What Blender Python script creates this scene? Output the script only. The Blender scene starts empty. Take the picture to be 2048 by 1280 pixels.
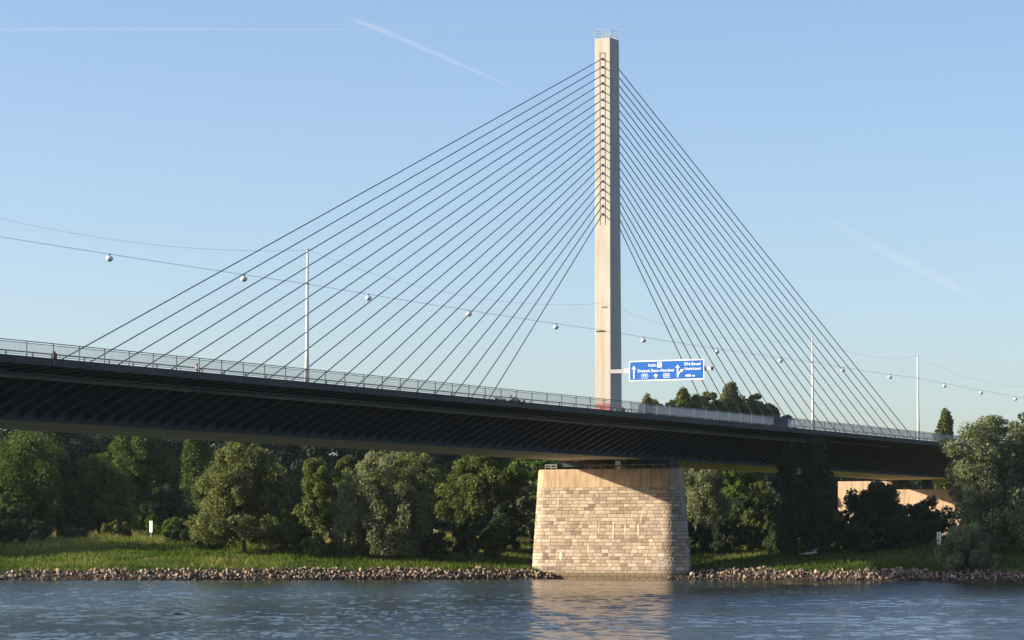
import bpy, math, random
import numpy as np
from mathutils import Vector, Matrix

random.seed(7)
RNG = np.random.default_rng(11)
scene = bpy.context.scene
COL = scene.collection
PI = math.pi

# ------------------------------------------------------------------ helpers
def tag(o, label=None, cat=None, group=None, kind=None):
    if label: o['label'] = label
    if cat: o['category'] = cat
    if group: o['group'] = group
    if kind: o['kind'] = kind
    return o

def empty(name, loc, label=None, cat=None, group=None):
    o = bpy.data.objects.new(name, None)
    o.empty_display_size = 0.3
    COL.objects.link(o)
    o.location = loc
    return tag(o, label, cat, group)

def link(name, me, mat, parent=None, loc=None):
    o = bpy.data.objects.new(name, me)
    COL.objects.link(o)
    if mat is not None:
        if len(me.materials) == 0:
            for m in (mat if isinstance(mat, (list, tuple)) else [mat]):
                me.materials.append(m)
    if parent is not None:
        o.parent = parent            # geometry of children is given in world units, shifted below
        o.matrix_parent_inverse = Matrix.Identity(4)
    if loc is not None:
        o.location = loc
    return o

class MB:
    """collects simple solids in world coordinates; build() makes ONE mesh, stored relative to an origin"""
    def __init__(s): s.v = []; s.f = []; s.mi = []; s.sm = []
    def add(s, vs, fs, mi=0, smooth=False):
        b = len(s.v); s.v += [tuple(p) for p in vs]
        for f in fs:
            s.f.append([b + i for i in f]); s.mi.append(mi); s.sm.append(smooth)
    def box(s, x0, x1, y0, y1, z0, z1, mi=0):
        s.add([(x0,y0,z0),(x1,y0,z0),(x1,y1,z0),(x0,y1,z0),(x0,y0,z1),(x1,y0,z1),(x1,y1,z1),(x0,y1,z1)],
              [(0,3,2,1),(4,5,6,7),(0,1,5,4),(1,2,6,5),(2,3,7,6),(3,0,4,7)], mi)
    def tube(s, pts, rad, n=8, mi=0, caps=True, smooth=True):
        pts = [Vector(p) for p in pts]
        if not isinstance(rad, (list, tuple)): rad = [rad] * len(pts)
        vs = []; prev = None
        for i, p in enumerate(pts):
            t = (pts[min(i+1, len(pts)-1)] - pts[max(i-1, 0)])
            t = t.normalized() if t.length > 1e-9 else Vector((0,0,1))
            ref = prev if prev is not None else (Vector((0,0,1)) if abs(t.z) < .9 else Vector((1,0,0)))
            a = (ref - t * ref.dot(t)).normalized(); b = t.cross(a); prev = a
            for k in range(n):
                w = 2*PI*k/n
                vs.append(p + (a*math.cos(w) + b*math.sin(w)) * rad[i])
        fs = []
        for i in range(len(pts)-1):
            for k in range(n):
                k2 = (k+1) % n
                fs.append((i*n+k, i*n+k2, (i+1)*n+k2, (i+1)*n+k))
        s.add(vs, fs, mi, smooth)
        if caps:
            b = len(s.v) - len(vs)
            s.f.append([b+k for k in range(n)][::-1]); s.mi.append(mi); s.sm.append(False)
            s.f.append([b+(len(pts)-1)*n+k for k in range(n)]); s.mi.append(mi); s.sm.append(False)
    def loft(s, prof, xs, zf, mi=0):
        """closed profile [(y,dz)] swept along x, lifted by zf(x)"""
        n = len(prof); vs = []
        for x in xs:
            z = zf(x)
            vs += [(x, y, z + d) for y, d in prof]
        fs = []
        for i in range(len(xs)-1):
            for k in range(n):
                k2 = (k+1) % n
                fs.append((i*n+k, i*n+k2, (i+1)*n+k2, (i+1)*n+k))
        fs.append(list(range(n))[::-1]); fs.append([(len(xs)-1)*n+k for k in range(n)])
        s.add(vs, fs, mi)
    def sphere(s, c, r, nu=12, nv=8, mi=0):
        rx, ry, rz = r if isinstance(r, (tuple, list)) else (r, r, r)
        vs = [(c[0], c[1], c[2]+rz)]
        for j in range(1, nv):
            t = PI*j/nv
            for i in range(nu):
                a = 2*PI*i/nu
                vs.append((c[0]+rx*math.sin(t)*math.cos(a), c[1]+ry*math.sin(t)*math.sin(a), c[2]+rz*math.cos(t)))
        vs.append((c[0], c[1], c[2]-rz))
        fs = [(0, 1+i, 1+(i+1) % nu) for i in range(nu)]
        for j in range(nv-2):
            for i in range(nu):
                a = 1+j*nu+i; b = 1+j*nu+(i+1) % nu
                fs.append((a, a+nu, b+nu, b))
        L = len(vs)-1; b0 = 1+(nv-2)*nu
        fs += [(L, b0+(i+1) % nu, b0+i) for i in range(nu)]
        s.add(vs, fs, mi, True)
    def build(s, name, mat, parent=None, origin=None):
        o = Vector(origin) if origin is not None else (parent_origin(parent) if parent is not None else Vector((0,0,0)))
        me = bpy.data.meshes.new(name)
        me.from_pydata([(p[0]-o.x, p[1]-o.y, p[2]-o.z) for p in s.v], [], s.f)
        me.polygons.foreach_set('use_smooth', s.sm)
        me.update()
        ob = link(name, me, mat, parent)
        me.polygons.foreach_set('material_index', s.mi); me.update()
        if parent is None: ob.location = o
        elif origin is not None: ob.location = o - parent_origin(parent)
        return ob

def parent_origin(o):
    v = Vector((0,0,0))
    while o is not None:
        v += Vector(o.location); o = o.parent
    return v

def np_mesh(name, verts, faces, k):
    """fast mesh: verts (n,3), faces (m,k)"""
    me = bpy.data.meshes.new(name)
    verts = np.ascontiguousarray(verts, np.float32); faces = np.ascontiguousarray(faces, np.int32)
    me.vertices.add(len(verts)); me.vertices.foreach_set('co', verts.ravel())
    me.loops.add(faces.size); me.loops.foreach_set('vertex_index', faces.ravel())
    me.polygons.add(len(faces))
    me.polygons.foreach_set('loop_start', np.arange(0, faces.size, k, dtype=np.int32))
    me.polygons.foreach_set('use_smooth', np.zeros(len(faces), dtype=bool))
    me.update(calc_edges=True)
    return me

def face_attr(me, name, arr):
    a = me.attributes.new(name, 'FLOAT', 'FACE'); a.data.foreach_set('value', np.ascontiguousarray(arr, np.float32))

# ------------------------------------------------------------------ materials
def new_mat(name):
    m = bpy.data.materials.new(name); m.use_nodes = True
    nt = m.node_tree
    return m, nt, nt.nodes, nt.links, nt.nodes['Principled BSDF']

def mix_rgb(nt, fac, a, b, blend='MIX'):
    n = nt.nodes.new('ShaderNodeMix'); n.data_type = 'RGBA'; n.blend_type = blend
    for sock, val in ((n.inputs[0], fac), (n.inputs[6], a), (n.inputs[7], b)):
        if isinstance(val, bpy.types.NodeSocket): nt.links.new(val, sock)
        elif isinstance(val, (int, float)): sock.default_value = val
        else: sock.default_value = (*val, 1)
    return n.outputs[2]

def noise(nt, scale, detail=4, rough=.55, vec=None, mapscale=None):
    n = nt.nodes.new('ShaderNodeTexNoise'); n.inputs['Scale'].default_value = scale
    n.inputs['Detail'].default_value = detail; n.inputs['Roughness'].default_value = rough
    if vec is None:
        vec = nt.nodes.new('ShaderNodeTexCoord').outputs['Object']
    if mapscale is not None:
        mp = nt.nodes.new('ShaderNodeMapping'); mp.inputs['Scale'].default_value = mapscale
        nt.links.new(vec, mp.inputs['Vector']); vec = mp.outputs['Vector']
    nt.links.new(vec, n.inputs['Vector'])
    return n.outputs['Fac']

def ramp(nt, fac, stops):
    r = nt.nodes.new('ShaderNodeValToRGB'); nt.links.new(fac, r.inputs['Fac'])
    el = r.color_ramp.elements
    while len(el) < len(stops): el.new(.5)
    for e, (p, c) in zip(el, stops):
        e.position = p; e.color = (*c, 1) if len(c) == 3 else c
    return r.outputs['Color']

def bump(nt, bsdf, h, strength, dist):
    b = nt.nodes.new('ShaderNodeBump'); b.inputs['Strength'].default_value = strength; b.inputs['Distance'].default_value = dist
    nt.links.new(h, b.inputs['Height']); nt.links.new(b.outputs['Normal'], bsdf.inputs['Normal'])

def plain(name, c1, c2=None, scale=1.5, rough=.7, mapscale=None, metallic=0, bmp=0, spec=.3):
    m, nt, N, L, B = new_mat(name)
    B.inputs['Roughness'].default_value = rough; B.inputs['Metallic'].default_value = metallic
    B.inputs['Specular IOR Level'].default_value = spec
    if c2 is None: c2 = tuple(v*.75 for v in c1)
    f = noise(nt, scale, 5, .6, mapscale=mapscale)
    L.new(ramp(nt, f, [(.3, c2), (.7, c1)]), B.inputs['Base Color'])
    if bmp: bump(nt, B, noise(nt, scale*6, 3), bmp, .02)
    return m

def leaf_mat(name, dark, light, transl=.35):
    dark = tuple(v*1.2 for v in dark); light = tuple(v*1.26 for v in light)
    m = bpy.data.materials.new(name); m.use_nodes = True; nt = m.node_tree; N = nt.nodes; L = nt.links
    N.remove(N['Principled BSDF']); out = N['Material Output']
    at = N.new('ShaderNodeAttribute'); at.attribute_name = 'tint'
    col = ramp(nt, at.outputs['Fac'], [(0, dark), (.75, light), (1, tuple(min(1, v*1.35+.012) for v in light))])
    d = N.new('ShaderNodeBsdfDiffuse'); L.new(col, d.inputs['Color'])
    t = N.new('ShaderNodeBsdfTranslucent')
    L.new(mix_rgb(nt, 1.0, col, (1.0, 1.0, .45), 'MULTIPLY'), t.inputs['Color'])
    mx = N.new('ShaderNodeMixShader'); mx.inputs[0].default_value = transl
    L.new(d.outputs[0], mx.inputs[1]); L.new(t.outputs[0], mx.inputs[2])
    L.new(mx.outputs[0], out.inputs['Surface'])
    return m

M = {}
M['leaf_willow'] = leaf_mat('willow_leaves', (.050,.064,.026), (.152,.172,.070))
M['leaf_silver'] = leaf_mat('silver_willow_leaves', (.066,.084,.046), (.205,.228,.128))
M['leaf_green'] = leaf_mat('green_leaves', (.028,.050,.018), (.092,.130,.042))
M['leaf_bright'] = leaf_mat('bright_leaves', (.036,.072,.018), (.110,.175,.036))
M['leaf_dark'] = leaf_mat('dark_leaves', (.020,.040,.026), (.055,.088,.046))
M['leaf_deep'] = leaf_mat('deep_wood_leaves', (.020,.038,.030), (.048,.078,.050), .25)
M['leaf_olive'] = leaf_mat('olive_leaves', (.042,.058,.020), (.125,.152,.050))
M['bark'] = plain('bark', (.085,.068,.050), (.04,.032,.025), 6, .95, (1,1,.25), bmp=.6)
M['steel_dark'] = plain('dark_painted_steel', (.030,.040,.052), (.020,.028,.038), .7, .6)
M['web_steel'] = plain('girder_web_paint', (.040,.064,.096), (.026,.044,.068), .4, .65, (1,1,.4))
M['flange'] = plain('bracket_flange_paint', (.085,.112,.145), (.064,.086,.114), .8, .55)
M['fascia'] = plain('fascia_dirty_concrete', (.088,.080,.074), (.050,.046,.043), .5, .85, (.25,1,1.5))
M['soffit'] = plain('soffit_paint_and_water_glint', (.72,.62,.47), (.58,.49,.36), .12, .7, (.5,3,1))  # tan paint raised to cream, standing in for sun reflected off the water
M['pipe'] = plain('galvanised_pipe', (.30,.31,.31), (.20,.205,.205), .6, .5, (.3,1,1))
M['asphalt'] = plain('asphalt', (.055,.055,.056), (.04,.04,.041), 2, .9)
M['cable'] = plain('cable_coating', (.085,.115,.145), (.060,.084,.110), .6, .5)
M['rail'] = plain('railing_paint', (.050,.055,.062), (.035,.038,.043), 2, .5)
M['white_paint'] = plain('white_paint', (.80,.79,.77), (.70,.69,.66), 1.2, .45)
M['lamp_white'] = plain('lamp_housing', (.78,.78,.77), (.62,.62,.62), 3, .35)
M['wire'] = plain('thin_steel_wire', (.26,.29,.32), (.20,.23,.26), 1, .5)
M['zinc'] = plain('zinc_steel', (.36,.37,.38), (.26,.27,.28), 1.5, .45, metallic=.3)
M['rust'] = plain('rusty_rail', (.20,.15,.11), (.13,.09,.065), 2, .8)
M['red'] = plain('faded_red_board', (.50,.16,.14), (.40,.12,.11), .8, .6)
M['orange'] = plain('orange_plastic', (.75,.25,.08), (.65,.2,.06), 3, .5)
M['black'] = plain('black_paint', (.02,.02,.022), (.012,.012,.013), 3, .5)
M['blue_sign'] = plain('blue_sign_sheet', (.006,.125,.48), (.005,.105,.42), .5, .35)
M['sign_white'] = plain('white_sign_sheet', (.86,.87,.88), (.82,.83,.84), .6, .4)
M['yellow'] = plain('ochre_sheet', (.62,.45,.10), (.55,.40,.08), 2, .5)

def concrete_pylon():
    m, nt, N, L, B = new_mat('pylon_concrete')
    B.inputs['Roughness'].default_value = .85; B.inputs['Specular IOR Level'].default_value = .2
    big = noise(nt, .35, 5, .6, mapscale=(1,1,.35))
    col = ramp(nt, big, [(.25, (.39,.365,.315)), (.55, (.47,.45,.40)), (.8, (.505,.485,.44))])
    st = noise(nt, 1.6, 4, .6, mapscale=(1,1,.05))
    stm = ramp(nt, st, [(.50, (0,0,0)), (.72, (1,1,1))])
    col = mix_rgb(nt, stm, col, (.42,.335,.235))
    w = N.new('ShaderNodeTexWave'); w.wave_type = 'BANDS'; w.bands_direction = 'Z'
    w.inputs['Scale'].default_value = .105; w.inputs['Distortion'].default_value = 0
    tc = N.new('ShaderNodeTexCoord'); L.new(tc.outputs['Object'], w.inputs['Vector'])
    jm = ramp(nt, w.outputs['Fac'], [(0, (1,1,1)), (.006, (0,0,0))])
    col = mix_rgb(nt, jm, col, (.46,.42,.36))
    L.new(col, B.inputs['Base Color'])
    bump(nt, B, noise(nt, 5, 5), .25, .02)
    return m
M['pylon'] = concrete_pylon()

def granite(name, attr=True):
    m, nt, N, L, B = new_mat(name)
    B.inputs['Roughness'].default_value = .9; B.inputs['Specular IOR Level'].default_value = .2
    at = N.new('ShaderNodeAttribute'); at.attribute_name = 'tint'
    col = ramp(nt, at.outputs['Fac'], [(0, (.20,.155,.125)), (.25, (.31,.245,.19)), (.5, (.43,.355,.275)), (.75, (.53,.45,.355)), (1, (.66,.59,.49))])
    g = noise(nt, 7, 5, .7)
    col = mix_rgb(nt, .55, col, ramp(nt, g, [(.3, (.55,.55,.55)), (.7, (1.35,1.33,1.3))]), 'MULTIPLY')
    big = noise(nt, .35, 4, .6)
    col = mix_rgb(nt, ramp(nt, big, [(.35, (.5,.5,.5)), (.65, (0,0,0))]), col, (.42,.33,.25))
    # lime runs and pale stains: tall narrow marks with their own shape
    run = noise(nt, 1.3, 3, .5, mapscale=(1,1,.16))
    col = mix_rgb(nt, ramp(nt, run, [(.68, (0,0,0)), (.76, (.7,.7,.7))]), col, (.70,.66,.58))
    # wet tide mark near the water
    sx = N.new('ShaderNodeSeparateXYZ'); tc = N.new('ShaderNodeTexCoord'); L.new(tc.outputs['Object'], sx.inputs[0])
    mr = N.new('ShaderNodeMapRange'); mr.inputs[1].default_value = .55; mr.inputs[2].default_value = 1.25
    mr.inputs[3].default_value = 1; mr.inputs[4].default_value = 0; L.new(sx.outputs['Z'], mr.inputs[0])
    col = mix_rgb(nt, mr.outputs[0], col, (.17,.13,.085))
    L.new(col, B.inputs['Base Color'])
    bump(nt, B, noise(nt, 9, 5, .7), .5, .04)
    return m
M['granite'] = granite('granite_blocks')
M['lime'] = plain('lime_run', (.66,.60,.51), (.56,.49,.40), 2, .9)
M['mortar'] = plain('mortar', (.11,.088,.07), (.075,.06,.048), 2, .95)

def cap_concrete(name, a, b, c):
    m, nt, N, L, B = new_mat(name)
    B.inputs['Roughness'].default_value = .85; B.inputs['Specular IOR Level'].default_value = .2
    f = noise(nt, .6, 4, .6)
    col = ramp(nt, f, [(.3, a), (.7, b)])
    st = noise(nt, 2.6, 4, .65, mapscale=(1,1,.07))
    col = mix_rgb(nt, ramp(nt, st, [(.45, (0,0,0)), (.7, (.85,.85,.85))]), col, c)
    L.new(col, B.inputs['Base Color'])
    bump(nt, B, noise(nt, 6, 4), .3, .03)
    return m
M['cap'] = cap_concrete('board_marked_concrete', (.42,.31,.20), (.53,.405,.275), (.24,.16,.095))
M['sandwall'] = cap_concrete('sandy_concrete', (.52,.38,.26), (.62,.465,.33), (.36,.245,.155))

def screen_mat(name, c, cover):
    """fine perforated sheet: cover = solid share"""
    m = bpy.data.materials.new(name); m.use_nodes = True; nt = m.node_tree; N = nt.nodes; L = nt.links
    B = N['Principled BSDF']; B.inputs['Roughness'].default_value = .5
    f = noise(nt, 1.2, 3)
    L.new(ramp(nt, f, [(.3, tuple(v*.85 for v in c)), (.7, c)]), B.inputs['Base Color'])
    t = N.new('ShaderNodeBsdfTransparent'); mx = N.new('ShaderNodeMixShader'); mx.inputs[0].default_value = cover
    L.new(t.outputs[0], mx.inputs[1]); L.new(B.outputs[0], mx.inputs[2]); L.new(mx.outputs[0], N['Material Output'].inputs['Surface'])
    return m
M['mesh_light'] = screen_mat('fine_mesh_infill', (.34,.35,.36), .07)
M['mesh_dense'] = screen_mat('perforated_screen', (.46,.49,.50), .52)
M['mesh_mid'] = screen_mat('close_mesh_infill', (.42,.44,.46), .38)

# ------------------------------------------------------------------ measured frame: x along the bridge, y across it, z up from the water
SUN = Vector((-1.0, 1.73, .58)).normalized()
CAM = Vector((-334.5247, -158.958, 4.95))
YAW, PITCH, FOC = .47639, .07415, 5905.57

def ZD(x): return 19.05 - .0022*x - 6e-6*x*x        # deck level
def zc(x): return 19.05 - 2e-5*((x+140)**2 - 140**2)

# ------------------------------------------------------------------ camera, light, sky
cam = bpy.data.cameras.new('camera'); co = bpy.data.objects.new('camera', cam); COL.objects.link(co)
cam.sensor_width = 36; cam.lens = FOC/2048*36; cam.clip_start = .5; cam.clip_end = 300000
co.location = CAM
fwd = Vector((math.cos(PITCH)*math.cos(YAW), math.cos(PITCH)*math.sin(YAW), math.sin(PITCH)))
co.rotation_euler = fwd.to_track_quat('-Z', 'Y').to_euler()
scene.camera = co

sl = bpy.data.lights.new('sun', 'SUN'); so = bpy.data.objects.new('sun', sl); COL.objects.link(so)
sl.energy = 5.0; sl.angle = math.radians(.5); sl.color = (1.0, .85, .65)
so.rotation_euler = SUN.to_track_quat('Z', 'Y').to_euler(); so.location = (0, 0, 120)

w = bpy.data.worlds.new('World'); scene.world = w; w.use_nodes = True
nt = w.node_tree; bg = nt.nodes['Background']
sky = nt.nodes.new('ShaderNodeTexSky'); sky.sky_type = 'NISHITA'; sky.sun_disc = False
sky.sun_elevation = math.asin(SUN.z); sky.sun_rotation = math.atan2(SUN.x, SUN.y)
sky.altitude = 0; sky.air_density = .8; sky.dust_density = 1.1; sky.ozone_density = 2.0
nt.links.new(mix_rgb(nt, 1.0, sky.outputs[0], (1.06, 1.03, 1.07), 'MULTIPLY'), bg.inputs['Color']); bg.inputs['Strength'].default_value = .095

scene.view_settings.view_transform = 'Standard'; scene.view_settings.look = 'None'
scene.view_settings.exposure = 1.1; scene.view_settings.gamma = 1
scene.cycles.max_bounces = 6; scene.cycles.transparent_max_bounces = 16; scene.cycles.volume_bounces = 0
scene.cycles.caustics_reflective = False; scene.cycles.caustics_refractive = False

# ------------------------------------------------------------------ terrain
BANK = np.array([(-1500,6000),(-300,2000),(-130,500),(-90,250),(-66,140),(-52,90),(-43.4,61.2),(-36.8,43.8),(-26.7,28.9),(-14.4,14.8),(-7.0,7.6),
                 (-4.6,5.2),(2.6,5.0),(2.6,-6.0),(-2.6,-7.6),(-3.7,-9.4),(-3.1,-12),(-1.6,-16),(-.9,-25.9),(.5,-38),(-.6,-54),(-1,-80),(-4,-200),(-20,-600),(-100,-6000)], float)
def bank_dist(x, y):
    x = np.asarray(x, float); y = np.asarray(y, float)
    best = np.full(x.shape, 1e18); sgn = np.ones(x.shape)
    for a, b in zip(BANK[:-1], BANK[1:]):
        d = b - a; L2 = d @ d
        t = np.clip(((x-a[0])*d[0] + (y-a[1])*d[1])/L2, 0, 1)
        px = x-(a[0]+t*d[0]); py = y-(a[1]+t*d[1]); q = px*px+py*py
        cr = d[0]*(y-a[1]) - d[1]*(x-a[0])
        m = q < best - 1e-9
        best = np.where(m, q, best); sgn = np.where(m, np.sign(cr), sgn)
    return np.sqrt(best)*sgn
HP = np.array([(-400,-5),(-20,-4),(-3,-1.2),(0,-.1),(1.2,.45),(3.2,1.2),(5,1.45),(10,2.1),(16,2.8),(28,4.0),(45,4.8),(70,5.2),(120,5.6),(600,7),(6000,20)], float)
def smooth_noise(x, y, s, seed):
    r = np.random.default_rng(seed); h = np.zeros(np.shape(x))
    for i in range(7):
        a = r.uniform(0, 2*PI); f = s*r.uniform(.5, 1.9)
        h = h + np.sin((x*math.cos(a)+y*math.sin(a))*f + r.uniform(0, 6.28))
    return h/7
def ground(x, y):
    d = bank_dist(x, y)
    h = np.interp(d, HP[:,0], HP[:,1])
    amp = np.clip((d-3)/8, 0, 1)
    h = h + amp*(.45*smooth_noise(x, y, .16, 3) + .3*smooth_noise(x, y, .5, 5))
    nb = np.interp(-np.asarray(x, float), [284, 300, 304, 400, 6000], [-5, 2.6, 3.2, 3.3, 12])   # the near quay side
    return np.where(np.asarray(x) < -280, nb, h)
def gz(x, y): return float(ground(np.array([x]), np.array([y]))[0])

def axis(lo, hi, step, far, grow=1.22):
    a = list(np.arange(lo, hi+1e-6, step)); s = step; v = hi
    while v < far: s *= grow; v += s; a.append(v)
    s = step; v = lo; pre = []
    while v > -far: s *= grow; v -= s; pre.append(v)
    return np.array(pre[::-1]+a)
def grid_mesh(name, xs, ys, zf):
    X, Y = np.meshgrid(xs, ys, indexing='ij'); Z = zf(X, Y)
    nx, ny = X.shape
    idx = np.arange(nx*ny).reshape(nx, ny)
    f = np.stack([idx[:-1,:-1], idx[1:,:-1], idx[1:,1:], idx[:-1,1:]], -1).reshape(-1, 4)
    return np_mesh(name, np.stack([X, Y, Z], -1).reshape(-1, 3), f, 4)

def ground_mat():
    m, nt, N, L, B = new_mat('river_bank_ground')
    B.inputs['Roughness'].default_value = .95; B.inputs['Specular IOR Level'].default_value = .1
    f = noise(nt, .25, 6, .65); g = noise(nt, 2.5, 5, .7)
    col = ramp(nt, f, [(.3, (.045,.075,.018)), (.55, (.075,.105,.024)), (.75, (.13,.13,.045))])
    col = mix_rgb(nt, .6, col, ramp(nt, g, [(.3, (.5,.5,.5)), (.7, (1.3,1.3,1.2))]), 'MULTIPLY')
    sx = N.new('ShaderNodeSeparateXYZ'); tc = N.new('ShaderNodeTexCoord'); L.new(tc.outputs['Object'], sx.inputs[0])
    mr = N.new('ShaderNodeMapRange'); mr.inputs[1].default_value = 1.0; mr.inputs[2].default_value = 1.4; L.new(sx.outputs['Z'], mr.inputs[0])
    col = mix_rgb(nt, mr.outputs[0], (.05,.042,.034), col)
    L.new(col, B.inputs['Base Color']); bump(nt, B, g, .8, .15)
    return m
xs = axis(-70, 90, 1.6, 6500); ys = axis(-95, 170, 1.6, 6500)
tr = link('ground', grid_mesh('ground', xs, ys, ground), ground_mat()); tag(tr, kind='structure')
tr.data.polygons.foreach_set('use_smooth', np.ones(len(tr.data.polygons), dtype=bool))

# ------------------------------------------------------------------ river with modelled waves
def waves(X, Y):
    r = np.random.default_rng(21); h = np.zeros(X.shape)
    big = smooth_noise(X, Y*.6, .055, 31); mid = smooth_noise(X, Y*.8, .20, 37); sml = smooth_noise(X, Y, .62, 41)
    patch = np.clip(.85 + .60*big + .55*mid + .35*sml, .25, 1.9)
    for i in range(52):
        long_ = i >= 34
        lam = math.exp(r.uniform(math.log(3.2), math.log(9.0))) if long_ else math.exp(r.uniform(math.log(.95), math.log(2.6)))
        a = r.normal(PI*1.12, .6 if long_ else .9)
        k = 2*PI/lam
        h += (.0075 if long_ else .0150)/k*np.sin(k*(X*math.cos(a)+Y*math.sin(a)) + r.uniform(0, 6.28) + 1.2*smooth_noise(X, Y, .13, 100+i % 5))
    fade = np.clip(1.6 - np.hypot(X+110, Y+30)/260, .0, 1)
    return h*patch*fade
def water_mat():
    m, nt, N, L, B = new_mat('river_water')
    B.inputs['Base Color'].default_value = (.022,.034,.033,1)
    B.inputs['Roughness'].default_value = .04; B.inputs['IOR'].default_value = 1.333
    h = noise(nt, 1.0, 5, .62, mapscale=(1.9,1.3,1))
    h2 = noise(nt, 4.5, 3, .6, mapscale=(1.4,.9,1))
    ad = N.new('ShaderNodeMath'); ad.operation = 'MULTIPLY_ADD'; L.new(h2, ad.inputs[0]); ad.inputs[1].default_value = .22; L.new(h, ad.inputs[2])
    bump(nt, B, ad.outputs[0], .5, .14)
    return m
xs = axis(-222, 4, .29, 6500, 1.3); ys = axis(-128, 70, .29, 6500, 1.3)
xs = xs[xs > -320]
rv = link('river', grid_mesh('river', xs, ys, waves), water_mat()); tag(rv, kind='structure')
rv.data.polygons.foreach_set('use_smooth', np.ones(len(rv.data.polygons), dtype=bool))

# ------------------------------------------------------------------ contrails: long thin clouds of ice, 9 km up
def contrail(pts, rads, dens, label):
    b = MB(); n = 40; P = []; R = []
    pts = [Vector(p) for p in pts]
    for i in range(n+1):
        t = i/n*(len(pts)-1); k = min(int(t), len(pts)-2); u = t-k
        jit = Vector((random.uniform(-1,1), random.uniform(-1,1), random.uniform(-1,1)))*rads[0]*.12
        P.append(pts[k].lerp(pts[k+1], u) + jit)
        tr_ = i/n*(len(rads)-1); k = min(int(tr_), len(rads)-2); u = tr_-k
        R.append((rads[k]*(1-u)+rads[k+1]*u)*random.uniform(.85, 1.15))
    b.tube(P, R, 12)
    m = bpy.data.materials.new('contrail_ice'); m.use_nodes = True; N = m.node_tree.nodes
    N.remove(N['Principled BSDF'])
    v = N.new('ShaderNodeVolumePrincipled'); v.inputs['Density'].default_value = dens; v.inputs['Color'].default_value = (1,1,1,1)
    m.node_tree.links.new(v.outputs[0], N['Material Output'].inputs['Volume'])
    o = b.build('contrail', m, origin=pts[0]); tag(o, label, 'contrail', 'contrails high in the blue sky')
contrail([(40331,34031,9000),(42236,30003,9000),(44915,24923,9000),(50645,13484,9000)], [22,30,34,30,20,14,12,10], .0011, 'nearly horizontal white contrail crossing the upper sky, brightest part')
contrail([(43185,25543,9000),(44685,25708,9030),(52650,26772,9000)], [10,42,52,48,34,10], .0006, 'slanting white contrail falling from upper middle sky towards the pylon top')
contrail([(73618,29260,9000),(90000,32200,9000),(106316,35030,9000)], [20,120,150,150,40], .00005, 'very faint slanting contrail low in the sky over the far masts')

# ------------------------------------------------------------------ the bridge
bridge = empty('cable_stayed_bridge', (0,0,ZD(0)), 'long cable-stayed bridge with one pale concrete pylon and dark steel girder', 'bridge')
X0, X1 = -330.0, 460.0
st = list(np.arange(X0, X1+.1, 5.0))
E2 = 18.15
b = MB(); b.loft([(-18.0,-.02),(18.0,-.02),(18.0,-.40),(-18.0,-.40)], st, ZD); b.build('deck', M['web_steel'], bridge)
b = MB(); b.loft([(-13.0,.0),(-1.6,.06),(-1.6,-.015),(-13.0,-.015)], st, ZD); b.loft([(1.6,.06),(13.0,0),(13.0,-.015),(1.6,-.015)], st, ZD); b.build('roadway', M['asphalt'], bridge)
for sgn in (-1, 1):
    b = MB(); p = [(sgn*18.0,.15),(sgn*18.2,.15),(sgn*18.2,-.47),(sgn*18.0,-.47)]
    b.loft(p if sgn > 0 else p[::-1], st, ZD); b.build('edge_beam', M['fascia'], bridge)
b = MB(); b.loft([(-6.3,-.40),(6.3,-.40),(6.3,-4.12),(-6.3,-4.12)], st, ZD); bx = b.build('box_girder', M['web_steel'], bridge)
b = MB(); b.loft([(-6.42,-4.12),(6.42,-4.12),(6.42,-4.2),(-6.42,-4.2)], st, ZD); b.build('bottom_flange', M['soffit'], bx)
b = MB(); b.loft([(-6.5,-4.03),(-6.42,-4.03),(-6.42,-4.21),(-6.5,-4.21)], st, ZD); b.build('flange_edge', M['steel_dark'], bx)
for yy in (-13.1, -9.8):
    b = MB(); b.loft([(yy-.1,-.40),(yy+.1,-.40),(yy+.1,-.86),(yy-.1,-.86)], st, ZD); b.build('stringer', M['steel_dark'], bridge)

# cantilever brackets: triangular plate with a bottom flange, every 2.35 m
def bracket(mb, x, s):
    z = ZD(x)
    low = [(6.32,-3.92),(7.6,-3.30),(9.2,-2.50),(10.8,-1.72),(11.9,-1.22),(12.9,-.98),(14.5,-.80),(17.9,-.50)]
    t = .02
    top = [(17.9,-.42),(6.32,-.42)]
    ring = low + top; n = len(ring)
    vs = [(x-t, s*y, z+d) for y, d in ring] + [(x+t, s*y, z+d) for y, d in ring]
    fs = [tuple(range(n)), tuple(range(2*n-1, n-1, -1))]
    fs += [(i, (i+1) % n, (i+1) % n + n, i+n) for i in range(n)]
    mb.add(vs, fs, 0)
    hw = .15                                                        # bottom flange strip
    vs = []
    for y, d in low: vs += [(x-hw, s*y, z+d), (x+hw, s*y, z+d), (x+hw, s*y, z+d-.035), (x-hw, s*y, z+d-.035)]
    fs = []
    for i in range(len(low)-1):
        a = i*4
        for k in range(4): fs.append((a+k, a+(k+1) % 4, a+4+(k+1) % 4, a+4+k))
    fs += [(3,2,1,0), tuple(len(vs)-4+k for k in range(4))]
    mb.add(vs, fs, 1)
bm = [M['web_steel'], M['flange']]
brx = [-165.3 + 2.35*i for i in range(100)]
for x in brx:
    b = MB(); bracket(b, x, -1); b.build('cantilever_bracket', bm, bridge, origin=(x, -12, ZD(x)-.4))
b = MB()
x = brx[-1]+2.35
while x < 205: bracket(b, x, -1); x += 2.35
x = -165.3
while x < 130: bracket(b, x, 1); x += 2.35
o = b.build('cantilever_bracket', bm, bridge); o['kind'] = 'stuff'

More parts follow.
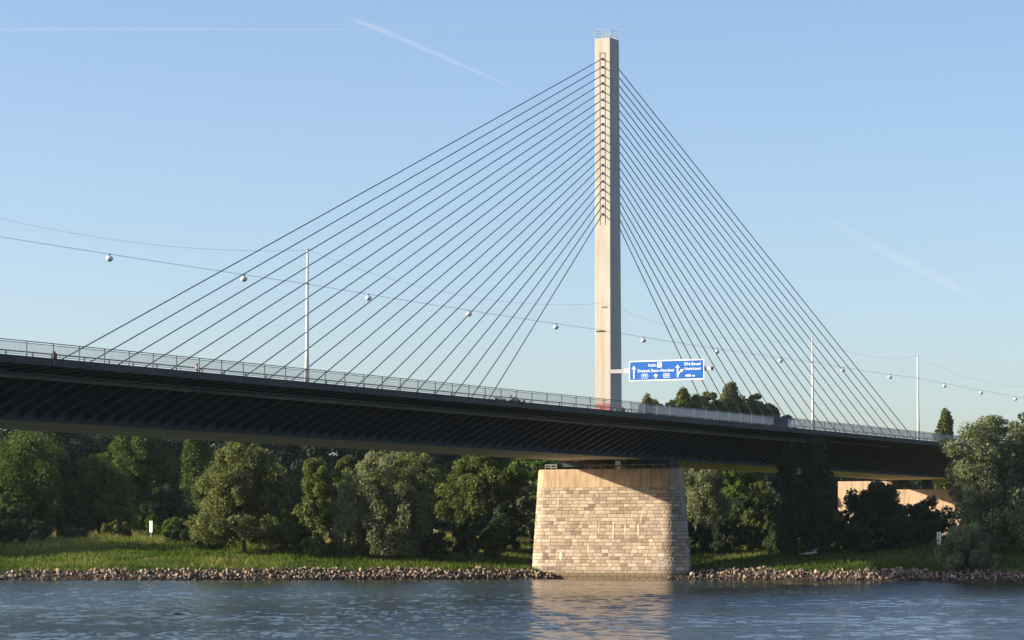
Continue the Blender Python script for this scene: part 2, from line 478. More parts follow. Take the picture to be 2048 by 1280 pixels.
# hung drain pipe along the near cantilever, ending in an elbow
xe = 31.9
segs = [(-235,-115),(-114.6,-30),(-29.6,xe)]
for i, (a, c) in enumerate(segs):
    pts = [(x, -13.6, ZD(x)-1.08) for x in np.linspace(a, c, 14)]
    if i == 2: pts += [(xe+.35,-13.6,ZD(xe)-1.15),(xe+.5,-13.6,ZD(xe)-1.4),(xe+.5,-13.6,ZD(xe)-2.0)]
    b = MB(); b.tube(pts, .17, 10)
    for x in np.arange(a+1, c, 9.4):
        b.box(x-.03, x+.03, -13.63, -13.57, ZD(x)-.93, ZD(x)-.6)
    b.build('drain_pipe', M['pipe'], bridge)
b = MB(); b.tube([(x,-15.6,ZD(x)-.98) for x in np.linspace(-235, 60, 30)], .035, 6); b.build('conduit', M['pipe'], bridge)

# railings
PS = 3.53
def railing(y, x0, x1, panels):
    xs_ = list(np.arange(x0, x1, PS))
    b = MB(); sx = list(np.linspace(x0, xs_[-1], 60))
    for dz, r in ((1.34,.032),(1.19,.022),(.28,.02)):
        b.loft([(y-r,dz-r),(y+r,dz-r),(y+r,dz+r),(y-r,dz+r)], sx, ZD)
    rl = b.build('railing', M['rail'], bridge, origin=(x0, y, ZD(x0)))
    if not panels:
        b = MB()
        for x in xs_: b.box(x-.035, x+.035, y-.03, y+.03, ZD(x)+.15, ZD(x)+1.34)
        b.build('railing_post', M['rail'], rl); return
    for i, x in enumerate(xs_):
        lightpost = -30 < x < 16
        b = MB(); b.box(x-.035, x+.035, y-.035, y+.035, ZD(x)+.15, ZD(x)+1.36)
        b.build('railing_post', M['zinc'] if lightpost else M['rail'], rl, origin=(x, y, ZD(x)))
        if i == len(xs_)-1: break
        xa, xb = x+.04, xs_[i+1]-.04
        if 8.6 < x < 12.2:
            b = MB(); b.add([(xa+.9,y-.03,ZD(xa)+.2),(xb+1.2,y-.03,ZD(xb)+.2),(xb+1.2,y-.03,ZD(xb)+1.33),(xa+.9,y-.03,ZD(xa)+1.33),
                             (xa+.9,y-.05,ZD(xa)+.2),(xb+1.2,y-.05,ZD(xb)+.2),(xb+1.2,y-.05,ZD(xb)+1.33),(xa+.9,y-.05,ZD(xa)+1.33)],
                            [(0,1,2,3),(7,6,5,4),(0,4,5,1),(1,5,6,2),(2,6,7,3),(3,7,4,0)])
            o = b.build('railing_panel', M['steel_dark'], rl, origin=(x, y, ZD(x))); o['label'] = 'solid dark steel panel in the railing'
            continue
        b = MB()
        if x < -33:
            n = 22
            for k in range(1, n):
                xx = xa+(xb-xa)*k/n; z = ZD(xx); b.box(xx-.007, xx+.007, y-.007, y+.007, z+.28, z+1.18)
            b.box(xa, xb, y-.004, y+.004, ZD(x)+.32, ZD(x)+1.16, 1)
            mt = [M['rail'], M['mesh_light']]
        else:
            b.box(xa, xb, y-.006, y+.006, ZD(x)+.22, ZD(x)+1.25, 0)
            if x > 16:
                for k in range(1, 12):
                    xx = xa+(xb-xa)*k/12; z = ZD(xx); b.box(xx-.008, xx+.008, y-.02, y-.008, z+.28, z+1.18, 1)
            mt = [M['mesh_dense'] if -26 < x < 16 else M['mesh_mid'], M['rail']]
        b.build('railing_panel', mt, rl, origin=(x, y, ZD(x)))
railing(-18.05, -148.65-4*PS, 118, True)
railing(18.05, -148.65, 118, False)

# guard rail between footway and road
b = MB()
for dz, h in ((.98,.05),(.62,.03)):
    b.loft([(-13.35,dz-h),(-13.27,dz-h),(-13.27,dz+h),(-13.35,dz+h)], list(np.linspace(-165, 118, 60)), ZD)
gr = b.build('guard_rail', M['rail'], bridge, origin=(-165,-13.3,ZD(-165)))
for x in np.arange(-163, 118, 3.6):
    b = MB(); b.box(x-.05, x+.05, -13.26, -13.18, ZD(x), ZD(x)+1.0); b.build('guard_post', M['zinc'] if int(x*7) % 3 == 0 else M['rail'], gr, origin=(x,-13.2,ZD(x)))

# stay cables
ZT, ZB = 65.30, 45.63
for sgn, wx in ((-1, -1.62), (1, 1.35)):
    for i in range(20):
        sx_ = 34.75 + 4.5*i; za = ZB + (ZT-ZB)*i/19
        top = Vector((sgn*1.77, 0, za)); bot = Vector((sgn*sx_, 0, zc(sgn*sx_)))
        d = (bot-top); 
        t0 = (abs(wx)-1.77)/(sx_-1.77)
        # run the straight line until it meets the deck
        t = 1.0
        while (top+d*t).z < ZD((top+d*t).x)+.05 and t > .8: t -= .002
        P0 = top+d*t0; P1 = top+d*t
        sag = .004*d.length
        pts = [P0.lerp(P1, q/10) - Vector((0,0,sag*.12*4*(q/10)*(1-q/10))) for q in range(11)]
        b = MB(); b.tube(pts, .060, 8); b.tube([P1, P1+(P0-P1).normalized()*1.6], .13, 8)
        b.build('stay_cable', M['cable'], bridge, origin=P1)

# pylon
def taper_box(mb, z0, z1, a0, a1, mi=0, ch=.06, n=10):
    ring = lambda a: [(a[0]+ch,a[2]),(a[1]-ch,a[2]),(a[1],a[2]+ch),(a[1],a[3]-ch),(a[1]-ch,a[3]),(a[0]+ch,a[3]),(a[0],a[3]-ch),(a[0],a[2]+ch)]
    vs = []; 
    for i in range(n+1):
        t = i/n; a = [a0[k]*(1-t)+a1[k]*t for k in range(4)]
        vs += [(x, y, z0*(1-t)+z1*t) for x, y in ring(a)]
    fs = []
    for i in range(n):
        for k in range(8): fs.append((i*8+k, i*8+(k+1) % 8, (i+1)*8+(k+1) % 8, (i+1)*8+k))
    fs += [tuple(range(7,-1,-1)), tuple(n*8+k for k in range(8))]
    mb.add(vs, fs, mi)
b = MB(); taper_box(b, ZD(0)+.06, 68.0, (-1.70,1.58,-1.09,1.09), (-1.62,1.02,-1.07,1.07))
py = b.build('pylon', M['pylon'], bridge)
for sgn, xf in ((-1, -1.625), (1, 1.12)):
    for yy in (-.36, .36):
        b = MB()
        xa = -1.66 if sgn < 0 else 1.30
        xb_ = -1.63 if sgn < 0 else 1.06
        b.add([(xa+sgn*.03,yy-.02,44.3),(xa+sgn*.03,yy+.02,44.3),(xa-sgn*.02,yy+.02,44.3),(xa-sgn*.02,yy-.02,44.3),
               (xb_+sgn*.03,yy-.02,66.1),(xb_+sgn*.03,yy+.02,66.1),(xb_-sgn*.02,yy+.02,66.1),(xb_-sgn*.02,yy-.02,66.1)],
              [(0,3,2,1),(4,5,6,7),(0,1,5,4),(1,2,6,5),(2,3,7,6),(3,0,4,7)])
        b.build('guide_rail', M['rust'], py)
    b = MB(); xt = -1.63 if sgn < 0 else 1.06
    b.box(min(xt,xt+sgn*.04), max(xt,xt+sgn*.04), -.36, .36, 66.06, 66.14); b.build('guide_crossbar', M['rust'], py)
for i in range(20):
    za = ZB + (ZT-ZB)*i/19
    b = MB()
    b.tube([(-1.50,0,za+.04),(-1.80,0,za-.04)], [.13,.10], 10)
    b.box(-1.74,-1.60,-.17,.17,za+.13,za+.17)
    b.build('anchor_socket', M['steel_dark'], py)
for i in range(20):
    za = ZB + (ZT-ZB)*i/19; xx = 1.30 + (1.06-1.30)*(za-44.3)/21.8
    b = MB(); b.tube([(xx-.1,0,za+.06),(xx+.3,0,za-.12)], [.21,.15], 10)
    b.build('anchor_socket', M['steel_dark'], py)
b = MB()
tx = (-1.58,.98); ty = (-1.03,1.03)
for x in tx:
    for y in ty + (0.0,): b.box(x-.022, x+.022, y-.022, y+.022, 67.97, 69.05)
for y in ty: b.box(-.32, -.28, y-.022, y+.022, 67.97, 69.05)
for z in (68.35, 68.7, 69.04):
    for y in ty: b.box(tx[0], tx[1], y-.018, y+.018, z-.018, z+.018)
    for x in tx: b.box(x-.018, x+.018, ty[0], ty[1], z-.018, z+.018)
b.tube([(-.3,0,68.0),(-.3,0,69.3)], .03, 6)
b.build('top_railing', M['zinc'], py)
b = MB(); b.box(-1.80,-1.72,-1.0,1.0,19.2,21.78); b.box(-1.82,-1.80,-1.02,1.02,21.7,21.85)
o = b.build('foot_board', M['red'], py); o['label'] = 'faded red board at the foot of the pylon'
b = MB(); b.box(-1.74,-1.70,-.55,.1,33.9,34.0); b.box(-1.82,-1.70,-.2,.9,30.9,31.02); b.build('wire_bracket', M['steel_dark'], py)

# small things on the footway
o = empty('navigation_light', (-141.9,-18.3,ZD(-141.9)), 'small dark box lamp fixed on the bridge edge near the left end', 'lamp')
b = MB(); x = -141.9; z = ZD(x)
b.box(x-.22,x+.22,-18.5,-18.22,z+.1,z+.55); b.build('housing', M['black'], o)
b = MB(); b.tube([(x+.1,-18.28,z+.1),(x+.1,-18.28,z-.45)], .05, 8); b.build('bracket', M['zinc'], o)
b = MB(); b.sphere((x,-18.36,z+.62), (.12,.12,.1)); b.build('lens', M['black'], o)
o = empty('warning_beacon', (-114.5,-13.9,ZD(-114.5)), 'orange and white warning beacon standing behind the bridge railing', 'beacon')
x = -114.5; z = ZD(x)
b = MB(); b.box(x-.3,x+.3,-14.1,-13.7,z,z+.12); b.build('foot', M['black'], o)
b = MB(); b.box(x-.14,x+.14,-13.94,-13.86,z+.12,z+1.35); b.build('board', M['orange'], o)
b = MB(); b.box(x-.142,x+.142,-13.955,-13.85,z+.4,z+.62); b.box(x-.142,x+.142,-13.955,-13.85,z+.85,z+1.05); b.build('band', M['sign_white'], o)

# ------------------------------------------------------------------ river pier in granite
pier = empty('bridge_pier', (0,0,0), 'battered pale granite pier standing in the river edge under the pylon', 'pier')
PL = 8.15; PCX, PCY = -.3, -.35
def pier_r(z): return 2.62 - .92*min(max(z/13.7, -.1), 1.0)
def pier_pt(p, z, out=0.0):
    """point on the round-ended pier: p runs round the plan (metres at mean radius 2.2)"""
    rm = 2.2; a = 2*PL; c = PI*rm; T = 2*(a+c); p = p % T; r = pier_r(z)+out
    if p < a: return (PCX-r, PCY+PL-p, z)                       # river face, +y to -y
    p -= a
    if p < c: w = PI+p/rm; return (PCX+r*math.cos(w), PCY-PL+r*math.sin(w), z)
    p -= c
    if p < a: return (PCX+r, PCY-PL+p, z)
    p -= a
    w = p/rm; return (PCX+r*math.cos(w), PCY+PL+r*math.sin(w), z)
PT = 2*(2*PL+PI*2.2)
V = []; Fq = []; tint = []
r = random.Random(5); z = -.6
while z < 11.35:
    h = r.choice((.40,.42,.44,.46)); z2 = min(z+h, 11.42)
    plinth = .15 if z2 < .75 else 0
    p0 = r.uniform(0, 1); p = p0
    while p < p0+PT-.05:
        q = min(p+r.choice((.7,.85,.95,1.1,1.3)), p0+PT)
        if p0+PT-q < .45: q = p0+PT
        g = .024; gv = .024; out = r.uniform(.0, .024); tn = min(1, max(0, r.gauss(.48, .21)))
        if r.random() < .12: tn = r.uniform(0, .22)
        nu, nv = 5, 3; base = len(V)
        for jv in range(nv):
            for iu in range(nu):
                u = p+gv+(q-p-2*gv)*iu/(nu-1); zz = z+g+(z2-z-2*g)*jv/(nv-1)
                edge = iu in (0, nu-1) or jv in (0, nv-1)
                V.append(pier_pt(u, zz, out+plinth+(-.002 if edge else r.uniform(0, .024))))
        for jv in range(nv-1):
            for iu in range(nu-1):
                Fq.append((base+jv*nu+iu, base+jv*nu+iu+1, base+(jv+1)*nu+iu+1, base+(jv+1)*nu+iu)); tint.append(tn)
        rim = [base+iu for iu in range(nu)] + [base+jv*nu+nu-1 for jv in range(1, nv)] + [base+(nv-1)*nu+iu for iu in range(nu-2, -1, -1)] + [base+jv*nu for jv in range(nv-2, 0, -1)]
        ib = len(V); uu = [p+gv+(q-p-2*gv)*iu/(nu-1) for iu in range(nu)]
        for k in rim:
            iu = (k-base) % nu; V.append(pier_pt(uu[iu], V[k][2], -.16))
        n = len(rim)
        for k in range(n): Fq.append((rim[k], ib+k, ib+(k+1) % n, rim[(k+1) % n])); tint.append(tn)
        p = q
    z = z2
me = np_mesh('masonry', np.array(V), np.array(Fq), 4); face_attr(me, 'tint', tint)
link('masonry', me, M['granite'], pier)
def stadium(mb, levels):
    n = 96; vs = []; fs = []
    for zz, out in levels: vs += [pier_pt(PT*k/n, zz, out) for k in range(n)]
    for i_ in range(len(levels)-1):
        for k in range(n): fs.append((i_*n+k, i_*n+(k+1) % n, (i_+1)*n+(k+1) % n, (i_+1)*n+k))
    fs += [tuple(range(n))[::-1], tuple((len(levels)-1)*n+k for k in range(n))]
    mb.add(vs, fs)
b = MB(); stadium(b, [(-2.6,-.010),(.62,-.010),(11.4,-.010)]); b.build('core', M['mortar'], pier)
b = MB(); stadium(b, [(11.42,.02),(13.55,.02),(13.7,-.12)]); b.build('cap', M['cap'], pier)
for y0, y1 in ((-8.9,-7.1),(-5.6,-3.4),(-.2,2.6)):
    b = MB(); b.box(-1.2,1.0,y0,y1,13.7,ZD(0)-4.24); b.box(-1.5,1.3,y0-.2,y1+.2,13.7,13.9); b.build('bearing_block', M['mortar'] if y0 > -1 else M['steel_dark'], pier)
b = MB(); b.box(-.4,.4,-6.4,6.2,14.05,ZD(0)-4.24); b.build('cross_wall', M['steel_dark'], pier)
b = MB()
for y in (8.0,7.2,6.4): b.box(-1.84,-1.78,y-.03,y+.03,13.7,14.3)
b.box(-1.85,-1.77,6.37,8.03,14.24,14.32); b.box(-1.84,-1.78,6.37,8.03,13.96,14.02)
b.box(-1.85,-1.77,-8.4,2.6,14.16,14.20)
for y in np.arange(-8.4, 2.7, 1.45): b.box(-1.83,-1.79,y-.025,y+.025,13.7,14.2)
b.build('hand_rail', M['zinc'], pier)
b = MB(); b.box(-1.99,-1.96,-2.55,-1.8,14.15,14.72); b.build('notice_board', M['sign_white'], pier)
for y, z in ((3.75,14.72),(-3.0,14.74)):
    b = MB(); b.box(-1.9,-1.6,y-.22,y+.22,z-.08,z+.08); b.tube([(-1.7,y,z),(-1.7,y,ZD(0)-4.2)], .03, 6); b.build('pier_lamp', M['lamp_white'], pier)
# chalky scribble on the corner and pale drips
b = MB(); r = random.Random(3)
pts = []
for k in range(110):
    t = k/109; p = 2*PL-.7+2.1*t+.22*math.sin(k*1.9)+r.uniform(-.08,.08); z = 1.95+.55*math.sin(k*.83)+.2*math.sin(k*.21+1)+r.uniform(-.08,.08)
    pts.append(pier_pt(p, z, .045))
b.tube(pts, .026, 5)
b.build('graffiti', M['lime'], pier)
b = MB()
for p, za, zb, wd in ((7.6,7.0,5.6,.06),(9.6,7.0,5.0,.09),(11.2,6.9,5.4,.08),(13.0,7.0,5.3,.09),(6.2,4.5,3.2,.09),(1.8,10.3,8.7,.08),(2.4,3.4,2.4,.2)):
    n = 6; vs = []
    for i in range(n+1):
        z = za+(zb-za)*i/n; wv = wd*math.sin(PI*(i+.4)/(n+1))+.02
        vs += [pier_pt(p+wv, z, .042), pier_pt(p-wv, z, .042)]
    b.add(vs, [(2*i, 2*i+2, 2*i+3, 2*i+1) for i in range(n)])
b.build('lime_drip', M['lime'], pier)

# sandy concrete pier of the side span, far bank
ab = empty('bridge_abutment', (118,0,5), 'wide sandy concrete bank pier carrying the girder behind dark bushes', 'abutment')
b = MB(); b.box(117.5,121.5,-16,14.6,3,12.95); b.build('wall', M['sandwall'], ab)
b = MB(); b.box(117.5,121.5,5.4,14.6,12.95,14.35); b.build('upstand', M['sandwall'], ab)
b = MB(); b.box(117.44,117.5,-16,14.6,10.1,10.22); b.build('ledge', M['sandwall'], ab)
for y in (-5,0,4):
    b = MB(); b.box(118.6,120,y-.6,y+.6,12.95,ZD(119)-4.22); b.build('bearing_block', M['steel_dark'], ab)

# ------------------------------------------------------------------ direction sign on its arm
SX = -2.05; SY0, SY1 = -3.77, -13.93; SZ = 25.80; SW = SY0-SY1; SH = 2.5
sg = empty('direction_sign', (SX, (SY0+SY1)/2, SZ), 'blue and white motorway direction sign on an arm from the pylon', 'road sign')
b = MB(); b.box(SX, SX+.06, SY1, SY0, SZ-SH/2, SZ+SH/2); pn = b.build('border', M['sign_white'], sg)
b = MB(); b.box(SX-.012, SX+.004, SY1+.13, SY0-.13, SZ-SH/2+.13, SZ+SH/2-.13); b.build('panel', M['blue_sign'], sg)
b = MB(); b.box(-1.92,-1.45,-3.0,-.9,SZ-.2,SZ+.28); ar = b.build('arm', M['zinc'], sg)
b = MB(); b.box(-1.93,-1.44,-3.9,-3.0,SZ-.22,SZ+.34); b.build('sleeve', M['white_paint'], sg)
b = MB(); b.box(-1.92,-1.46,-14.0,-3.9,SZ-.18,SZ+.26); b.build('beam', M['zinc'], sg)
b = MB(); b.box(-1.93,-1.45,-14.75,-14.25,SZ-.12,SZ+.26); b.build('end_box', M['white_paint'], sg)
b = MB(); b.box(-1.91,-1.47,-14.95,-14.75,SZ-.14,SZ+.28); b.build('end_cap', M['black'], sg)
def sloc(lx, lz): return (SX-.018, SY0-lx, SZ+lz)
def text(body, lx, lz, width, size, parent=sg, mat='sign_white', name='lettering', at=None, rz=-PI/2):
    cu = bpy.data.curves.new(name, 'FONT'); cu.body = body; cu.size = size; cu.align_x = 'CENTER'; cu.align_y = 'CENTER'
    cu.extrude = .004; cu.offset = .006
    o = bpy.data.objects.new(name, cu); COL.objects.link(o); cu.materials.append(M[mat])
    o.parent = parent
    p = Vector(at if at is not None else sloc(lx, lz)) - parent_origin(parent)
    o.location = p; o.rotation_euler = (PI/2, 0, rz)
    bpy.context.view_layer.update()
    k = width/max(.01, o.dimensions.x) if width else 1
    me = bpy.data.meshes.new_from_object(o); me.name = name
    loc = o.location.copy(); rot = o.rotation_euler.copy()
    bpy.data.objects.remove(o); bpy.data.curves.remove(cu)
    o = bpy.data.objects.new(name, me); COL.objects.link(o); o.parent = parent
    o.location = loc; o.rotation_euler = rot; o.scale = (k, 1, 1)
    return o
text('Köln', 3.2, .64, 1.05, .48)
text('Dreieck Bonn-Nordost', 3.65, -.02, 4.95, .50)
text('BN-Beuel', 8.62, .68, 2.15, .50)
text('Niederkassel', 8.62, .10, 2.15, .48)
text('400 m', 8.28, -.76, 1.3, .44)
def flat(poly, name, mat, th=.014, off=0):
    b = MB(); n = len(poly)
    f = [(SX-.013-off-th, SY0-x, SZ+z) for x, z in poly]; g = [(SX-.013-off, SY0-x, SZ+z) for x, z in poly]
    b.add(f+g, [tuple(range(n))[::-1], tuple(range(n, 2*n))] + [(i, (i+1) % n, (i+1) % n+n, i+n) for i in range(n)])
    return b.build(name, M[mat], sg)
def arrow(x, z0, z1, hw, sw, hh):
    return [(x-sw,z0),(x+sw,z0),(x+sw,z1-hh),(x+hw,z1-hh),(x,z1),(x-hw,z1-hh),(x-sw,z1-hh)]
flat(arrow(.66,-.96,.66,.29,.085,.42), 'arrow', 'sign_white')
flat(arrow(3.64,-.95,-.36,.32,.10,.34), 'arrow', 'sign_white')
flat(arrow(6.61,-.93,.66,.29,.085,.42), 'arrow', 'sign_white')
flat([(6.53,-.86),(6.70,-.86),(6.85,-.42),(7.12,-.20),(7.22,-.30),(7.42,.08),(7.0,.06),(7.06,-.06),(6.75,-.3)], 'arrow', 'sign_white', th=.018)
flat([(3.87,.36),(4.47,.36),(4.47,.97),(3.87,.97)], 'airport_symbol', 'sign_white')
flat([(3.98,.50),(4.36,.50),(4.33,.60),(4.21,.64),(4.20,.80),(4.17,.86),(4.14,.80),(4.13,.64),(4.01,.60)], 'aircraft_mark', 'yellow', th=.006, off=.014)
def hexa(cx, cz, w, h): return [(cx-w/2,cz-h*.25),(cx-w/2+.12,cz-h/2),(cx+w/2-.12,cz-h/2),(cx+w/2,cz-h*.25),(cx+w/2,cz+h*.25),(cx+w/2-.12,cz+h/2),(cx-w/2+.12,cz+h/2),(cx-w/2,cz+h*.25)]
for cx, t in ((2.14,'59'),(5.12,'565')):
    flat(hexa(cx,-.66,.92,.56), 'route_marker', 'sign_white')
    flat(hexa(cx,-.66,.82,.47), 'route_field', 'blue_sign', th=.006, off=.014)
    o = text(t, cx, -.66, .5 if len(t) == 2 else .62, .40); o.location.x -= .012

# ------------------------------------------------------------------ masts, wires and hanging lamps over the median
GM = 'white masts on the median of the bridge'
def mast(x, h, label, foot=0):
    z = ZD(x)+.02
    o = empty('lamp_mast', (x, 0, z), label, 'mast', GM)
    b = MB(); b.tube([(x,0,z+.3),(x,0,z+h*.35),(x,0,z+h)], [.27,.19,.11], 12); b.build('pole', M['white_paint'], o)
    b = MB(); b.tube([(x,0,z),(x,0,z+.3)], [.42,.40], 12); b.build('base', M['zinc'], o)
    b = MB(); b.box(x-.22,x+.22,-.13,.13,z+h-3.62,z+h-3.50); b.tube([(x,0,z+h),(x,0,z+h+.12)], .13, 8); b.build('clamp', M['zinc'], o)
mast(-150, 15.9, 'white mast beyond the longest stay cable on the main span')
mast(-72.8, 15.75, 'white mast rising among the stay cables left of the pylon')
mast(69.5, 15.6, 'white mast rising among the stay cables of the side span')
mast(115.4, 15.5, 'white mast standing just beyond the last side span cable')
mast(193, 15.6, 'white mast beyond the right picture edge')

wz = lambda x: float(np.interp(x, [-150,-72.8,-1.7,1.3,69.5,115.4,165,195], [31.8,31.39,31.04,31.0,30.85,30.72,30.3,30.1]))
def wire(p, q, sag, n=18):
    p = Vector(p); q = Vector(q)
    return [p.lerp(q, i/n) - Vector((0,0,sag*4*(i/n)*(1-i/n))) for i in range(n+1)]
GW = 'wires strung between the masts'
sup = [(-150,31.8),(-72.8,31.39),(-1.75,31.04),(1.3,31.0),(69.5,30.85),(115.4,30.72),(193,29.7)]
top = [(-150,35.2),(-72.8,34.94),(-1.75,34.45),(1.25,34.3),(69.5,34.4),(115.4,34.25),(193,33.5)]
wl = ['lamp wire between the left-hand mast and the frame edge', 'lamp wire from the mast among the cables to the pylon', None, 'lamp wire from the pylon to the first side span mast', 'lamp wire between the two side span masts', 'lamp wire running on beyond the last mast']
tl = ['upper sagging wire left of the mast on the main span', 'upper sagging wire between main span mast and pylon', None, 'upper sagging wire between pylon and side span mast', 'upper sagging wire between the two side span masts', 'upper sagging wire beyond the last side span mast']
for i in range(6):
    if wl[i] is None: continue
    (xa, za), (xb, zb) = sup[i], sup[i+1]
    b = MB(); b.tube(wire((xa,0,za),(xb,0,zb), .12), .020, 6); o = b.build('lamp_wire', M['wire'], origin=(xa,0,za)); tag(o, wl[i], 'wire', GW)
    (xa, za), (xb, zb) = top[i], top[i+1]
    b = MB(); b.tube(wire((xa,0,za),(xb,0,zb), 2.2*abs(xb-xa)/77), .010, 6); o = b.build('upper_wire', M['wire'], origin=(xa,0,za)); tag(o, tl[i], 'wire', GW)

LAMPS = [(-108.27,31.05,'hanging white lamp left of all the stay cables'),(-85.02,31.05,'hanging white lamp seen against the outermost left stay cables'),
 (-60.16,31.12,'hanging white lamp just past the main span mast'),(-37.22,30.91,'hanging white lamp among the middle left stay cables'),
 (-14.85,31.0,'hanging white lamp nearest the pylon on its sunlit side'),(10.45,30.55,'hanging white lamp directly above the blue road sign'),
 (34.29,30.49,'hanging white lamp above the right end of the road sign'),(57.13,30.49,'hanging white lamp among the side span cables before the mast'),
 (81.98,30.6,'hanging white lamp just past the mast among side span cables'),(102.44,30.5,'hanging white lamp between outermost cable and the last mast'),
 (128.35,30.14,'hanging white lamp first beyond the last mast'),(147.2,29.9,'hanging white lamp second beyond the last mast'),(166.26,29.9,'hanging white lamp third beyond the last mast, above the big tree')]
def near_wire(x):
    for (xa, za), (xb, zb) in zip(sup[:-1], sup[1:]):
        if xa <= x <= xb:
            t = (x-xa)/(xb-xa); return za+(zb-za)*t - .12*4*t*(1-t)
    return 30.3
first = None
for x, z, lab in LAMPS:
    zw = near_wire(x)
    if first is None:
        o = empty('hanging_lamp', (x,0,zw), lab, 'lamp', 'lamps hanging over the bridge')
        b = MB(); b.sphere((x,0,zw-.42), (.36,.36,.25), 14, 8); hd_ = b.build('shade', M['lamp_white'], o)
        b = MB(); b.sphere((x,0,zw-.53), (.27,.27,.19), 12, 6); b.build('diffuser', M['zinc'], o)
        b = MB(); b.tube([(x,0,zw+.04),(x,0,zw-.2)], .07, 8); b.box(x-.16,x+.16,-.05,.05,zw-.06,zw+.05); b.build('hanger', M['wire'], o)
        first = o
    else:
        o = first.copy(); COL.objects.link(o); o.location = (x,0,zw); o['label'] = lab
        for ch in list(first.children):
            c = ch.copy(); COL.objects.link(c); c.parent = o

# ------------------------------------------------------------------ kilometre boards on the bank
GB = 'kilometre boards on the bank'
def board(x, y, h0, label, digits, dark):
    z = gz(x, y); o = empty('kilometre_board', (x,y,z), label, 'board', GB)
    ang = math.atan2(CAM.y-y, CAM.x-x)
    def put(mb, name, mat):
        ob = mb.build(name, mat, o)
        return ob
    b = MB(); b.tube([(x,y,z-.3),(x,y,z+h0+.5)], .05, 8); put(b, 'post', M['zinc'])
    b = MB(); b.box(x-.03-.06,x-.06,y-.24,y+.24,z+h0,z+h0+1.55); put(b, 'panel', M['sign_white'])
    for i, dg in enumerate(digits):
        text(dg, 0, 0, None, .46, o, dark, 'digit', at=(x-.10, y, z+h0+1.25-.40*i))
board(-3.9, 66.1, 1.5, 'white kilometre board between pale shrubs on the left bank', '657', 'zinc')
board(11.3, -39.3, 2.3, 'white kilometre board beside the grey willow shrub under the big tree', '657', 'black')

# ------------------------------------------------------------------ trees
def leaf_cloud(rg, centers, rad, per, size, droop=0, aspect=.62):
    n = len(centers)*per
    c = np.repeat(centers, per, 0); r = np.repeat(rad, per, 0)
    d = rg.normal(size=(n,3)); d /= np.linalg.norm(d, axis=1)[:,None]
    rr = rg.uniform(.35, 1.0, (n,1))**.6
    p = c + d*rr*r
    if droop: p[:,2] -= droop*rg.uniform(0, 1, n)**1.5*r[:,2]*1.2
    nrm = rg.normal(size=(n,3)) + d*.9 + np.array([0,0,.35]); nrm /= np.linalg.norm(nrm, axis=1)[:,None]
    t = rg.normal(size=(n,3)); 
    if droop: t[:,2] -= 1.6
    t -= nrm*(t*nrm).sum(1)[:,None]; t /= np.linalg.norm(t, axis=1)[:,None]
    bt = np.cross(nrm, t)
    s = size*rg.uniform(.6, 1.35, (n,1))
    a = t*s; q = bt*s*aspect
    v = np.stack([p-a, p+q*.9-a*.1, p+a, p-q*.9+a*.1], 1).reshape(-1,3)
    cl = np.repeat(rg.uniform(0, 1, len(centers)), per)
    tint = np.clip(.45*cl + .55*rg.uniform(0, 1, n), 0, 1)
    return v, tint

def crown_points(rg, n, h, base, r, shape):
    H = h-base
    if shape == 'poplar':
        t = rg.uniform(0, 1, n); prof = np.sin(PI*np.clip(t*.93+.05, 0, 1))**.55*(1-.35*t)
        a = rg.uniform(0, 2*PI, n); k = rg.uniform(.2, 1, n)**.5*r*.8*prof
        pts = np.stack([k*np.cos(a), k*np.sin(a), base+t*H*.97], 1)
        rad = np.stack([np.full(n, r*.36), np.full(n, r*.36), np.full(n, max(.8, H*.085))], 1)
        return pts, rad
    # several overlapping lobes: a high middle, shoulders round it and a low skirt
    lobes = [(0, 0, base+H*.60, r*.66, H*.40), (rg.normal()*.12*r, rg.normal()*.12*r, base+H*.36, r*.74, H*.34)]
    a0 = rg.uniform(0, 6.28)
    for k in range(7):
        a = a0+k*2*PI/7+rg.normal()*.25; q = rg.uniform(.42, .62)*r
        lobes.append((q*math.cos(a), q*math.sin(a), base+H*rg.uniform(.30, .66), r*rg.uniform(.34, .50), H*rg.uniform(.17, .27)))
    for k in range(6):
        a = a0+k*2*PI/6+rg.normal()*.3; q = rg.uniform(.40, .66)*r
        lobes.append((q*math.cos(a), q*math.sin(a), base+H*rg.uniform(.10, .24), r*rg.uniform(.32, .46), H*rg.uniform(.12, .18)))
    if shape == 'shrub': lobes = [(l[0], l[1], base+(l[2]-base)*.92, l[3], l[4]) for l in lobes]
    lobes = np.array(lobes); wgt = lobes[:,3]**2*lobes[:,4]**.5; wgt /= wgt.sum()
    li = rg.choice(len(lobes), size=n, p=wgt); Lb = lobes[li]
    d = rg.normal(size=(n,3)); d[:,2] += .25; d /= np.linalg.norm(d, axis=1)[:,None]
    k = rg.uniform(.30, 1.0, n)**.5
    pts = np.stack([Lb[:,0]+d[:,0]*k*Lb[:,3]*.9, Lb[:,1]+d[:,1]*k*Lb[:,3]*.9, Lb[:,2]+d[:,2]*k*Lb[:,4]*.92], 1)
    pts[:,2] = np.maximum(pts[:,2], base*.8+.15)
    s = r*rg.uniform(.11, .22, n)
    rad = np.stack([s, s, s*rg.uniform(.75, 1.15, n)], 1)
    return pts, rad

